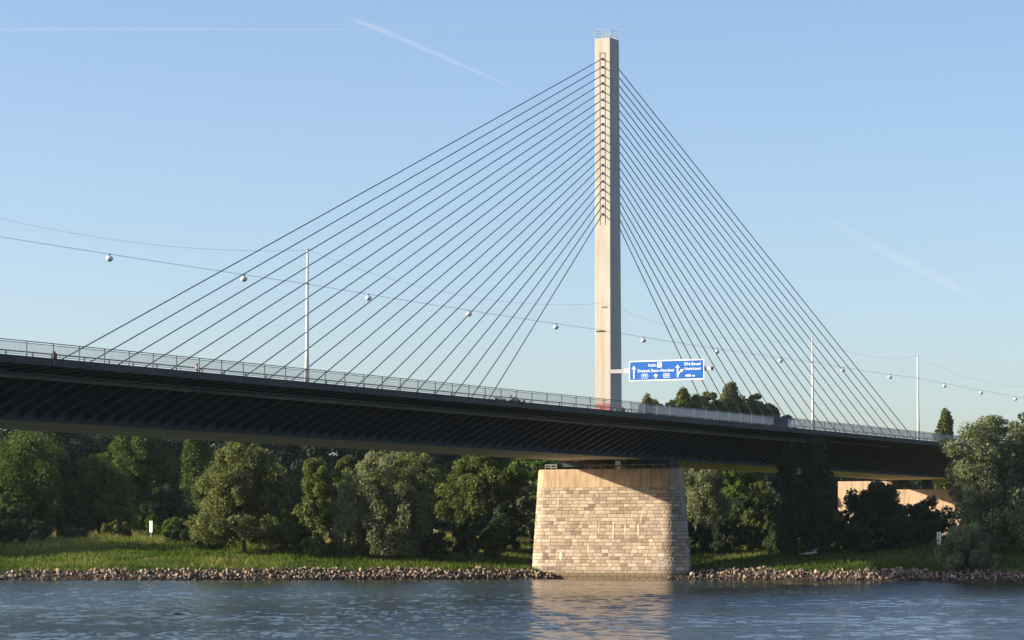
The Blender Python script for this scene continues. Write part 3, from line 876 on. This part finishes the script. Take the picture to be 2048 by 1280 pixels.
def tree(x, y, ztop, r, shape, leaf, label, name='tree', cat='tree', group=None, base=None, size=.21, dens=1.0, seed=None, trunk=True, lean=(0,0)):
    z0 = gz(x, y); h = ztop - z0
    rg = np.random.default_rng(seed if seed is not None else abs(hash((round(x,1), round(y,1)))) % 100000)
    if base is None: base = {'shrub': .02, 'willow': .06, 'poplar': .03}.get(shape, .08)*h
    vol = r*r*(h-base)
    n = int(np.clip(46 + vol*.36, 46, 300)); per = int(np.clip(dens*17000/n*(.40+vol/230), 50, 210))
    pts, rad = crown_points(rg, n, h, base, r, shape)
    if shape == 'willow':
        m = n//4; a = rg.uniform(0, 2*PI, m); k = rg.uniform(.55, .95, m)*r
        low = np.stack([k*np.cos(a), k*np.sin(a), base+rg.uniform(0, .4, m)*(h-base)], 1)
        pts = np.vstack([pts, low]); s = r*rg.uniform(.14, .24, m); rad = np.vstack([rad, np.stack([s, s, s*1.6], 1)])
    pts[:,0] += lean[0]*pts[:,2]/h; pts[:,1] += lean[1]*pts[:,2]/h
    v, t = leaf_cloud(rg, pts, rad, per, size, droop=.7 if shape == 'willow' else 0, aspect=.42 if shape == 'willow' else .62)
    v[:,2] = np.maximum(v[:,2], .02)
    me = np_mesh('crown', v, np.arange(len(v)).reshape(-1,4), 4); face_attr(me, 'tint', t)
    root = empty(name, (x,y,z0), label, cat, group)
    link('crown', me, M[leaf], root)
    b = MB()
    r0 = max(.06, h*(.019 if shape != 'poplar' else .014))
    fork = base + (h-base)*(.12 if shape != 'poplar' else .75)
    if shape == 'shrub':
        for i in range(7):
            k = pts[rg.integers(0, len(pts))]; b.tube([(rg.normal()*.15, rg.normal()*.15, -.3), (k[0]*.4, k[1]*.4, k[2]*.55), tuple(k)], [r0*1.1, r0*.7, r0*.25], 5)
    else:
        P = [(0,0,-.4), (rg.normal()*.1, rg.normal()*.1, fork*.5), (lean[0]*.3+rg.normal()*.2, lean[1]*.3+rg.normal()*.2, fork)]
        b.tube(P, [r0*1.35, r0*1.0, r0*.8], 9)
        tip = Vector(P[-1])
        sel = rg.choice(len(pts), size=min(len(pts), 20), replace=False)
        for k in pts[sel]:
            k = Vector(k); mid = tip.lerp(k, .5) + Vector((0,0,(k-tip).length*.10))
            b.tube([tip, mid, k], [r0*.5, r0*.3, r0*.08], 5, caps=False)
    me = bpy.data.meshes.new('trunk'); me.from_pydata(b.v, [], b.f); me.update()
    link('trunk', me, M['bark'], root)
    return root

GT = 'trees on the far bank'; GS = 'shrubs on the far bank'; GBK = 'background trees behind the bank trees'; GP = 'tall trees beyond the bridge deck'
# bank trees, left part
tree(-13.9,44.9,18.0,7.2,'round','leaf_willow','broad yellow-green tree with dark double trunk at the grass edge',group=GT,base=.7,dens=1.6,size=.19,seed=1)
tree(10.7,47.0,18.2,5.2,'round','leaf_olive','light green leafy tree between the yellow-green tree and silver willow',group=GT,dens=1.2,base=1.2,seed=2)
tree(-5.7,29.6,16.8,6.2,'willow','leaf_silver','large silver-green drooping willow close to the stones',group=GT,name='willow_tree',cat='willow',base=.6,dens=1.45,seed=3)
tree(47.3,55.7,19.4,7.0,'round','leaf_willow','pale crown tree standing behind the silver willow',group=GT,seed=4)
tree(16.8,28.1,16.9,6.4,'round','leaf_olive','dark leaning tree with bare forked trunk left of the pier',group=GT,base=3.0,seed=5,lean=(1.2,-1.2),dens=.9)
tree(13.0,22.6,9.6,3.2,'shrub','leaf_dark','dark bushy undergrowth beneath the leaning tree near the pier',name='shrub',cat='shrub',group=GS,seed=6)
tree(43.8,34.7,14.8,3.2,'shrub','leaf_silver','pale conical willow bush just left of the granite pier',name='willow_shrub',cat='shrub',group=GS,seed=7,base=2,dens=1.4)
tree(80.0,51.8,19.8,5.8,'round','leaf_bright','mid green tree beside the top of the granite pier',group=GT,seed=8)
tree(11.7,99.4,21.2,9.0,'round','leaf_green','big dark tree with sunlit top at the left picture edge',group=GT,base=1.0,dens=1.3,seed=9)
tree(-11.0,84.7,11.3,3.8,'shrub','leaf_dark','tall dark bush at left under the big dark tree',name='shrub',cat='shrub',group=GS,seed=10)
tree(46.1,102.9,23.4,7.4,'round','leaf_green','tall tree with sunlit crown touching the girder left of the poplar',group=GT,dens=1.1,seed=11)
tree(21.6,92.6,17.2,6.6,'round','leaf_olive','rounded sunlit tree in front of the tall crown on the left',group=GT,base=1.0,dens=1.2,seed=12)
tree(30.5,87.5,13.5,4.2,'round','leaf_dark','dark tree filling the gap behind the pale shrubs',group=GT,base=.6,seed=13)
tree(74.6,110.7,23.4,3.4,'poplar','leaf_green','slender bluish green tree left of the yellow-green tree',name='poplar_tree',group=GT,seed=14)
tree(12.8,73.6,9.0,2.6,'shrub','leaf_bright','round yellow-green bush right of the white board',name='shrub',cat='shrub',group=GS,seed=15)
tree(3.3,76.8,7.6,2.0,'shrub','leaf_olive','low olive bush left of the white board',name='shrub',cat='shrub',group=GS,seed=16)
tree(-.5,81.5,6.4,1.7,'shrub','leaf_olive','lowest scrubby bush on the grass at left',name='shrub',cat='shrub',group=GS,seed=17)
tree(14.0,78.0,9.2,1.5,'shrub','leaf_bright','small upright bush beside the white board',name='shrub',cat='shrub',group=GS,seed=18)
tree(-3.3,59.9,6.0,3.3,'shrub','leaf_dark','spreading dark green bush left of the yellow-green tree',name='shrub',cat='shrub',group=GS,seed=19)
tree(-4.7,45.4,11.1,2.5,'shrub','leaf_bright','fresh green bush right of the double trunk',name='shrub',cat='shrub',group=GS,seed=20,dens=1.2)
tree(-12.7,35.5,6.2,1.9,'shrub','leaf_bright','bright green small bush between the two large bank trees',name='shrub',cat='shrub',group=GS,seed=21)
tree(3.5,37.5,10.4,3.0,'shrub','leaf_dark','dark bush in the shade left of the silver willow',name='shrub',cat='shrub',group=GS,seed=22)
tree(-1.5,24.8,7.0,2.2,'shrub','leaf_dark','dark low bush under the silver willow',name='shrub',cat='shrub',group=GS,seed=23)
tree(-43,99,17.0,6.5,'round','leaf_green','tall bank tree standing outside the left picture edge',group=GT,seed=90,base=.6)
tree(-33.5,88,18.0,5.6,'round','leaf_green','third tall bank tree outside the left picture edge',group=GT,seed=92,base=.6)
tree(-35,109,19.0,7.0,'round','leaf_green','second tall bank tree outside the left picture edge',group=GT,seed=91,base=.6)
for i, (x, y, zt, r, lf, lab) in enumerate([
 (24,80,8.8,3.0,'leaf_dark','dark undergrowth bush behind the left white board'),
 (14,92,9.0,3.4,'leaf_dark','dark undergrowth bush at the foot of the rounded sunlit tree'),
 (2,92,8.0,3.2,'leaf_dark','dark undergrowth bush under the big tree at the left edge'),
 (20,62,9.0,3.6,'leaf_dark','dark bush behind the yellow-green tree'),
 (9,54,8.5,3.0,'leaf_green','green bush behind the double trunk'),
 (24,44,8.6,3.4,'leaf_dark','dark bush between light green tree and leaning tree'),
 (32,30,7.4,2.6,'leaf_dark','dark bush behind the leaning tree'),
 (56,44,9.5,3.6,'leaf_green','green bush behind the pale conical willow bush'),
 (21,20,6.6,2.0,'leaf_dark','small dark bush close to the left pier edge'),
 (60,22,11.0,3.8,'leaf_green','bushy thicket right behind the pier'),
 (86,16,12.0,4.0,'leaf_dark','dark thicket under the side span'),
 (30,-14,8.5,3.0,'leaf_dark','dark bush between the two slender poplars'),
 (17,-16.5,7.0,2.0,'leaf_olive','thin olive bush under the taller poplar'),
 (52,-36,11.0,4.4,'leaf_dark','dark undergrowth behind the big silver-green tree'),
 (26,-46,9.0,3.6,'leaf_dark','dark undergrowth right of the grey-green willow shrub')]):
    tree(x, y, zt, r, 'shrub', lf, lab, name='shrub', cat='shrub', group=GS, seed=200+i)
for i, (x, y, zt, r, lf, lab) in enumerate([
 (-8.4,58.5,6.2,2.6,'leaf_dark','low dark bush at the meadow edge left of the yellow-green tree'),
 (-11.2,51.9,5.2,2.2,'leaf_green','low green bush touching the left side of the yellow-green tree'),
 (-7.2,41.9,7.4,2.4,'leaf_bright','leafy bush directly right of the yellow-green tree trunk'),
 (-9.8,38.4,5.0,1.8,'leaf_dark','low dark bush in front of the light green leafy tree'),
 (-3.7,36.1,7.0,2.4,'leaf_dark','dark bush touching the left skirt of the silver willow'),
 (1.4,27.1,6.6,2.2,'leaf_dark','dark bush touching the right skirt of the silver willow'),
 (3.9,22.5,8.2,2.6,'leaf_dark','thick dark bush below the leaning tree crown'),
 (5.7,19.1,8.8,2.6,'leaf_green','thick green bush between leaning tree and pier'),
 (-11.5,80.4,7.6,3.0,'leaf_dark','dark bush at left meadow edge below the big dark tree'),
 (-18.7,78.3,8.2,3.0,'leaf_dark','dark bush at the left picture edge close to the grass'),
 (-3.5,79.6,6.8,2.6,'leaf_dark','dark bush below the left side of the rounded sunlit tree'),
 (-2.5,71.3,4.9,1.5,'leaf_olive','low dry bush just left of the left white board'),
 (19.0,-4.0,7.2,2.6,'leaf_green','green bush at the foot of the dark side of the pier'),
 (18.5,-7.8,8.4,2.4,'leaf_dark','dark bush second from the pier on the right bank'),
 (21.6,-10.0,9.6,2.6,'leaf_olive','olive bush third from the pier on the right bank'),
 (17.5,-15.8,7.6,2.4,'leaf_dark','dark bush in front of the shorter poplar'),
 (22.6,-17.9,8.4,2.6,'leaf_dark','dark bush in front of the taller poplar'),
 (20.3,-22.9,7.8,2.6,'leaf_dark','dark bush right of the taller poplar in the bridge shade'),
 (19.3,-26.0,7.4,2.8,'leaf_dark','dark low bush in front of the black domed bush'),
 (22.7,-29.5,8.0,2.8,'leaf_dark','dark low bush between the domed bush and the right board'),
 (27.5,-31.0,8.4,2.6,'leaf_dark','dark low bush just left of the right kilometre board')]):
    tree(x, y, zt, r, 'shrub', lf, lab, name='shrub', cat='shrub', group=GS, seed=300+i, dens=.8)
for i, (x, y, zt, r, lf, lab) in enumerate([
 (84,-52,22.0,6.5,'leaf_green','tall bank tree outside the right picture edge near the bridge'),
 (66,-66,20.0,6.5,'leaf_olive','second bank tree outside the right picture edge'),
 (96,-78,22.0,7.0,'leaf_green','third bank tree outside the right picture edge'),
 (60,-92,18.0,6.0,'leaf_dark','fourth bank tree outside the right picture edge'),
 (120,-40,24.0,7.0,'leaf_dark','dark tree behind the yellowish tree beside the bridge'),
 (150,-46,24.0,7.0,'leaf_deep','dark tree far behind the big silver-green tree beside the bridge')]):
    tree(x, y, zt, r, 'round', lf, lab, group=GT, seed=400+i, base=.6, dens=.8)
lg = empty('driftwood_log', (14.2,-21.2,gz(14.2,-21.2)), 'pale bleached driftwood log lying in the grass below the slender poplars', 'log')
b = MB(); z = gz(14.2,-21.2)
b.tube([(14.1,-19.9,z+.30),(14.2,-21.0,z+.36),(14.0,-22.2,z+.55)], [.16,.20,.13], 9); b.build('trunk', M['lime'], lg)
b = MB(); b.tube([(14.1,-21.6,z+.45),(13.9,-21.9,z+.85),(13.9,-22.5,z+1.05)], [.09,.06,.03], 7); b.build('branch', M['lime'], lg)
# right part, in and beyond the shade of the bridge
tree(92.0,27.5,19.5,4.6,'willow','leaf_silver','grey-green hanging tree just right of the granite pier',name='willow_tree',group=GT,seed=24,base=1.2)
tree(74.0,26.5,15.5,3.6,'round','leaf_green','dark green tree behind the grey-green hanging tree',group=GT,seed=51,base=1.2)
tree(112.0,29.5,20.0,4.0,'round','leaf_bright','sunlit yellow-green tree seen under the side span',group=GT,seed=25,base=2)
tree(104.0,23.6,15.0,2.8,'round','leaf_olive','slim olive tree under the side span left of the sandy wall',group=GT,seed=26,base=1)
tree(13.7,-18.4,16.8,2.1,'poplar','leaf_deep','shorter dark slender poplar in front of the girder',name='poplar_tree',group=GT,seed=27)
tree(15.2,-21.8,17.6,2.6,'poplar','leaf_deep','taller dark slender poplar in front of the girder',name='poplar_tree',group=GT,seed=28)
tree(25.2,-19.6,9.4,2.8,'shrub','leaf_olive','brownish bush between the poplars and the black bushes',name='shrub',cat='shrub',group=GS,seed=29)
tree(33.0,-23.6,13.2,5.2,'round','leaf_dark','black domed bush covering the middle of the sandy wall',name='shrub',cat='shrub',group=GS,seed=30,base=.4,dens=1.2)
tree(41.5,-27.4,10.8,4.4,'shrub','leaf_dark','lower black bush beside the right kilometre board',name='shrub',cat='shrub',group=GS,seed=31)
tree(17.6,-45.0,21.3,7.6,'round','leaf_silver','big silver-green tree at right rising above the bridge deck',group=GT,base=.4,dens=1.6,size=.19,seed=32)
tree(61.6,-35.0,22.6,5.6,'round','leaf_olive','yellowish tree at the right picture edge',group=GT,seed=33,base=1)
tree(47.0,-43.5,15.0,4.5,'round','leaf_dark','dark tree below the yellowish tree at right',group=GT,seed=34,base=.5)
tree(4.5,-45.2,7.6,3.6,'willow','leaf_silver','grey-green willow shrub at the stones under the big tree',name='willow_shrub',cat='shrub',group=GS,seed=35,base=.1)
tree(17.5,-50.5,6.4,2.6,'shrub','leaf_dark','low dark shrub at right behind the stones',name='shrub',cat='shrub',group=GS,seed=36)
tree(25.3,-2.0,6.0,3.2,'shrub','leaf_green','spreading bush under the bridge right of the pier',name='shrub',cat='shrub',group=GS,seed=37)
tree(21.5,-13.0,9.0,2.5,'shrub','leaf_olive','leafy bush below the shorter poplar',name='shrub',cat='shrub',group=GS,seed=38)
tree(17.0,-1.5,9.8,2.4,'shrub','leaf_green','taller bush close to the dark side of the pier',name='shrub',cat='shrub',group=GS,seed=39)
tree(38.0,-11.5,11.5,3.6,'shrub','leaf_dark','dark bush under the girder left of the sandy wall',name='shrub',cat='shrub',group=GS,seed=40)
tree(52.0,3.0,12.5,3.6,'shrub','leaf_dark','shaded bush far under the girder',name='shrub',cat='shrub',group=GS,seed=52)
# beyond the deck
for i, (x, y, zt, r, lab) in enumerate([
 (196.5,90.5,30.6,1.8,'small pointed tree at the left end of the tall group beyond the deck'),
 (201.0,87.2,33.4,1.9,'thin pointed tree left of the tall group beyond the deck'),
 (204.8,83.6,33.0,2.6,'first left upright crown of the tall group beyond the deck'),
 (207.2,82.0,34.8,2.5,'second left crown of the tall group beyond the deck'),
 (209.8,80.6,34.0,2.7,'third crown of the tall group beyond the deck'),
 (212.2,79.0,35.2,2.6,'fourth crown, in the middle of the tall group beyond the deck'),
 (214.6,77.4,34.0,2.9,'fifth crown of the tall group beyond the deck'),
 (217.0,75.8,36.0,2.8,'highest crown of the tall group beyond the deck'),
 (219.2,73.6,35.0,3.0,'crown just right of the highest in the tall group beyond the deck'),
 (220.6,71.8,35.4,2.7,'next to last crown of the tall group beyond the deck'),
 (221.8,69.8,33.4,3.0,'rounded right end of the tall group beyond the deck')]):
    tree(x, y, zt, r*(1.1 if i in (0,1,3,7) else 1.75), 'poplar' if i in (0,1,3,7) else 'round', 'leaf_willow' if i % 3 else 'leaf_olive', lab, name='poplar_tree', group=GP, base=11, size=.30, dens=1.0, seed=141+i)
for i, (x, y, zt, r, lab) in enumerate([
 (214,92,33.2,6.0,'rear rounded crown closing the left part of the tall group beyond the deck'),
 (221,86,35.0,7.0,'rear rounded crown closing the middle of the tall group beyond the deck'),
 (227,80,35.6,7.0,'rear rounded crown closing the right part of the tall group beyond the deck'),
 (231,75,34.4,5.5,'rear rounded crown at the right end of the tall group beyond the deck')]):
    tree(x, y, zt, r, 'round', 'leaf_willow', lab, group=GP, base=14, size=.30, dens=1.3, seed=160+i)
tree(221.7,66.1,31.0,3.2,'round','leaf_green','small low crown right of the tall group beyond the deck',group=GP,base=10,size=.4,seed=45)
tree(200.9,25.6,27.4,2.2,'poplar','leaf_olive','wispy upright tree behind the deck beside the big silver-green tree',name='poplar_tree',group=GP,base=6,size=.36,seed=46,dens=.28)
tree(230.0,34.6,30.4,2.4,'poplar','leaf_olive','second wispy tree behind the deck half hidden by the big silver-green tree',name='poplar_tree',group=GP,base=6,size=.36,seed=47,dens=.6)
# dark background wood
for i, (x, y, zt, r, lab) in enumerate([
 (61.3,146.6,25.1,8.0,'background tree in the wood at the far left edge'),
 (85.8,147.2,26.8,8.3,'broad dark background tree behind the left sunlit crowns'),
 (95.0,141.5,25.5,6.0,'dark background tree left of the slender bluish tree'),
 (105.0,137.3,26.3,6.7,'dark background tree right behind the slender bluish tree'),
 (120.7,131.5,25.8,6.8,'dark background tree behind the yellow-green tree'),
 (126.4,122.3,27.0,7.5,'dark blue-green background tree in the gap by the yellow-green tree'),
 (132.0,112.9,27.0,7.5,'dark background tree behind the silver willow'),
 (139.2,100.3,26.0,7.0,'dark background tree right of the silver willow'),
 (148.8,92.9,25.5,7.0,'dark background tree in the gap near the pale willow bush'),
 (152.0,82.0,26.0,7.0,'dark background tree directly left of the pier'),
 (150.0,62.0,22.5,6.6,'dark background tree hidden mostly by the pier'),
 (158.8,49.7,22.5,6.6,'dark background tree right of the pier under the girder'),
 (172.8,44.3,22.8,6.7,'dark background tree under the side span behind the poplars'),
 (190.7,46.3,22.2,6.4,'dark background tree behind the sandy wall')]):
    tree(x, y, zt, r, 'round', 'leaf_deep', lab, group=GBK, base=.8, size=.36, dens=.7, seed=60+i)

# far wood closing the view behind everything
rg = np.random.default_rng(77)
vs = []; ts = []
n = 190
tt = np.linspace(0, 1, n)
px = 60+tt*215+rg.normal(size=n)*9; pyy = 300-tt*262+rg.normal(size=n)*9
cz = []; rd = []
for a, c in zip(px, pyy):
    hgt = rg.uniform(23, 29) if c > 114 else rg.uniform(13, 17)
    for k in range(14):
        cz.append((a+rg.normal()*4, c+rg.normal()*4, 5+hgt*rg.uniform(.05, .95))); s = rg.uniform(2, 3.4); rd.append((s, s, s))
v, t = leaf_cloud(rg, np.array(cz), np.array(rd), 55, .7)
me = np_mesh('woodland', v, np.arange(len(v)).reshape(-1,4), 4); face_attr(me, 'tint', t)
o = link('woodland', me, M['leaf_deep']); tag(o, 'dark mass of distant woodland behind the bank trees', 'woodland', kind='stuff')

# ------------------------------------------------------------------ grass
rg = np.random.default_rng(5)
def grass_mat():
    m = leaf_mat('bank_grass', (.035,.060,.012), (.13,.165,.030), .4)
    nt = m.node_tree; at = [n for n in nt.nodes if n.type == 'ATTRIBUTE'][0]
    r = [n for n in nt.nodes if n.type == 'VALTORGB'][0]
    e = r.color_ramp.elements
    e[0].color = (.026,.060,.010,1); e[1].position = .58; e[1].color = (.128,.190,.036,1); e[2].color = (.34,.29,.14,1)
    return m
N_ = 150000
X = rg.uniform(-52, 62, N_); Y = rg.uniform(-70, 112, N_); D = bank_dist(X, Y)
keep = ((D > 2.9) | ((D > 1.2) & (smooth_noise(X, Y, .6, 51) > .22))) & (rg.uniform(0, 1, N_) < np.clip(1.15-(D-3)/60, .12, 1)) & (np.hypot(X-PCX, Y-np.clip(Y, PCY-PL, PCY+PL)) > 2.9)
X, Y, D = X[keep], Y[keep], D[keep]
hgt = .30 + .24*smooth_noise(X, Y, .5, 8) + rg.uniform(-.12, .3, len(X)) + np.clip((D-20)/30, 0, .5)
hgt *= np.clip((D-2.2)/2.0, .3, 1)
Z = ground(X, Y)
vs = []; tn = []
for k in range(3):
    a = rg.uniform(0, 2*PI, len(X)); hh = np.maximum(hgt*rg.uniform(.6, 1.2, len(X)), .12); wd = rg.uniform(.035, .09, len(X))
    ox = X+rg.normal(size=len(X))*.12; oy = Y+rg.normal(size=len(X))*.12
    lx = rg.normal(size=len(X))*.22*hh; ly = rg.normal(size=len(X))*.22*hh
    A = np.stack([ox-wd*np.cos(a), oy-wd*np.sin(a), Z-.05], 1); Bv = np.stack([ox+wd*np.cos(a), oy+wd*np.sin(a), Z-.05], 1)
    C = np.stack([ox+lx, oy+ly, Z+hh], 1)
    vs.append(np.stack([A, Bv, C], 1).reshape(-1,3))
    dry = np.clip(.42 + .42*smooth_noise(X, Y, .22, 14) + .3*smooth_noise(X, Y, .9, 15) + rg.normal(size=len(X))*.16 + np.clip((D-18)/40, 0, .35), 0, 1)
    tn.append(dry)
v = np.vstack(vs); me = np_mesh('grass', v, np.arange(len(v)).reshape(-1,3), 3); face_attr(me, 'tint', np.concatenate(tn))
o = link('grass', me, grass_mat()); tag(o, 'tall green and straw coloured grass on the river bank', 'grass', kind='stuff')

# ------------------------------------------------------------------ riprap stones along the waterline
def stone_mat():
    m, nt, N, L, B = new_mat('riprap_stone')
    B.inputs['Roughness'].default_value = .9; B.inputs['Specular IOR Level'].default_value = .2
    at = N.new('ShaderNodeAttribute'); at.attribute_name = 'tint'
    oi = N.new('ShaderNodeObjectInfo')
    ad = N.new('ShaderNodeMath'); ad.operation = 'ADD'; L.new(at.outputs['Fac'], ad.inputs[0])
    ml = N.new('ShaderNodeMath'); ml.operation = 'MULTIPLY'; L.new(oi.outputs['Random'], ml.inputs[0]); ml.inputs[1].default_value = .4
    L.new(ml.outputs[0], ad.inputs[1])
    col = ramp(nt, ad.outputs[0], [(0, (.12,.088,.066)), (.4, (.25,.185,.14)), (.8, (.38,.295,.23)), (1, (.50,.42,.34))])
    g = noise(nt, 5, 4, .7)
    col = mix_rgb(nt, .7, col, ramp(nt, g, [(.3, (.5,.5,.5)), (.7, (1.3,1.3,1.3))]), 'MULTIPLY')
    ge = N.new('ShaderNodeNewGeometry'); sx = N.new('ShaderNodeSeparateXYZ'); L.new(ge.outputs['Position'], sx.inputs[0])
    mr = N.new('ShaderNodeMapRange'); mr.inputs[1].default_value = .15; mr.inputs[2].default_value = .5; L.new(sx.outputs['Z'], mr.inputs[0])
    wet = mix_rgb(nt, 1.0, col, (.34,.33,.31), 'MULTIPLY')         # stones wetted by the river
    L.new(mix_rgb(nt, mr.outputs[0], wet, col), B.inputs['Base Color'])
    return m
SM = stone_mat()
import bmesh
bmh = bmesh.new(); bmesh.ops.create_icosphere(bmh, subdivisions=1, radius=1)
IV = np.array([v_.co[:] for v_ in bmh.verts]); bmh.verts.index_update(); IF = np.array([[v_.index for v_ in f.verts] for f in bmh.faces]); bmh.free()
def stone_verts(rg):
    v = IV*(1+rg.uniform(-.30, .25, (len(IV),1)))
    for _ in range(5):                                              # split faces
        nn = rg.normal(size=3); nn /= np.linalg.norm(nn); dd = v@nn; lim = rg.uniform(.35, .62)
        v = v - np.maximum(dd-lim, 0)[:,None]*nn
    return v*rg.uniform(.7, 1.2, 3)
rg = np.random.default_rng(9)
def bank_point(t, d):
    """t along the waterline (metres), d up the slope"""
    return None
# sample riprap positions directly by signed distance to the waterline
NS = 90000
X = rg.uniform(-60, 8, NS); Y = rg.uniform(-72, 92, NS); D = bank_dist(X, Y)
top_d = 3.1 + 1.5*smooth_noise(X, Y, .30, 19) + .8*smooth_noise(X, Y, 1.1, 20)
pd = np.hypot(X-PCX, Y-np.clip(Y, PCY-PL, PCY+PL)) - 2.62
ok = (D > -.75) & (D < top_d) & (pd > .25) & ~((X < -1.5) & (X > -9) & (Y < 4.6) & (Y > -7.2))
X, Y, D = X[ok], Y[ok], D[ok]
S = np.clip(rg.gamma(5, .036, len(X)), .09, .40)
Z = ground(X, Y) + S*.25 + rg.uniform(0, .12, len(X))
# near the pier the heaps run a little up against the granite
# thin out: keep stones that do not sit on top of one another
order = np.argsort(-S); cell = {}; keep = []
for i in order:
    k = (int(X[i]/.55), int(Y[i]/.55)); good = True
    for a in (-1,0,1):
        for c in (-1,0,1):
            for j in cell.get((k[0]+a, k[1]+c), ()):
                if (X[i]-X[j])**2+(Y[i]-Y[j])**2 < (.56*(S[i]+S[j]))**2: good = False; break
            if not good: break
        if not good: break
    if good: cell.setdefault(k, []).append(i); keep.append(i)
keep = np.array(keep); X, Y, Z, S, D = X[keep], Y[keep], Z[keep], S[keep], D[keep]
dist = np.hypot(X-CAM.x, Y-CAM.y)
ang = np.abs(np.arctan2(Y-CAM.y, X-CAM.x)-YAW)
big = np.argsort(-(S/dist)*(ang < .172)*(D > .3))[:300]
isbig = np.zeros(len(X), bool); isbig[big] = True
protos = []
for k in range(10):
    v = stone_verts(rg); me = np_mesh('boulder', v, IF, 3); face_attr(me, 'tint', np.full(len(IF), rg.uniform(.15, .6))); me.materials.append(SM); protos.append(me)
for i in np.where(isbig)[0]:
    o = bpy.data.objects.new('boulder', protos[rg.integers(0, 10)]); COL.objects.link(o)
    o.location = (X[i], Y[i], Z[i]); o.scale = (S[i],)*3; o.rotation_euler = tuple(rg.uniform(0, 6.28, 3))
    tag(o, 'one of the largest brown stones in the riprap along the waterline', 'stone', 'large riprap stones along the waterline')
vs = []; fs = []; tn = []; base = 0
for i in np.where(~isbig)[0]:
    v = stone_verts(rg)*S[i]; a = rg.uniform(0, 6.28); ca, sa = math.cos(a), math.sin(a)
    v = v@np.array([[ca,-sa,0],[sa,ca,0],[0,0,1]]) + np.array([X[i], Y[i], Z[i]])
    vs.append(v); fs.append(IF+base); base += len(v); tn += [rg.uniform(.05, .85)]*len(IF)
me = np_mesh('riprap', np.vstack(vs), np.vstack(fs), 3); face_attr(me, 'tint', tn)
o = link('riprap', me, SM); tag(o, 'band of smaller brown riprap stones along the waterline', 'stones', kind='stuff')
print('stones', len(X), 'objects', len(scene.objects))

# ------------------------------------------------------------------ thin evening haze in the air
b = MB(); b.box(-6700, 6700, -6700, 6700, -6.5, 76)
m = bpy.data.materials.new('evening_air'); m.use_nodes = True; N = m.node_tree.nodes; N.remove(N['Principled BSDF'])
v = N.new('ShaderNodeVolumePrincipled'); v.inputs['Density'].default_value = .00003; v.inputs['Color'].default_value = (.80,.90,1,1); v.inputs['Anisotropy'].default_value = .2
m.node_tree.links.new(v.outputs[0], N['Material Output'].inputs['Volume'])
o = b.build('haze', m); tag(o, 'thin pale evening haze over the river', 'haze', kind='stuff')
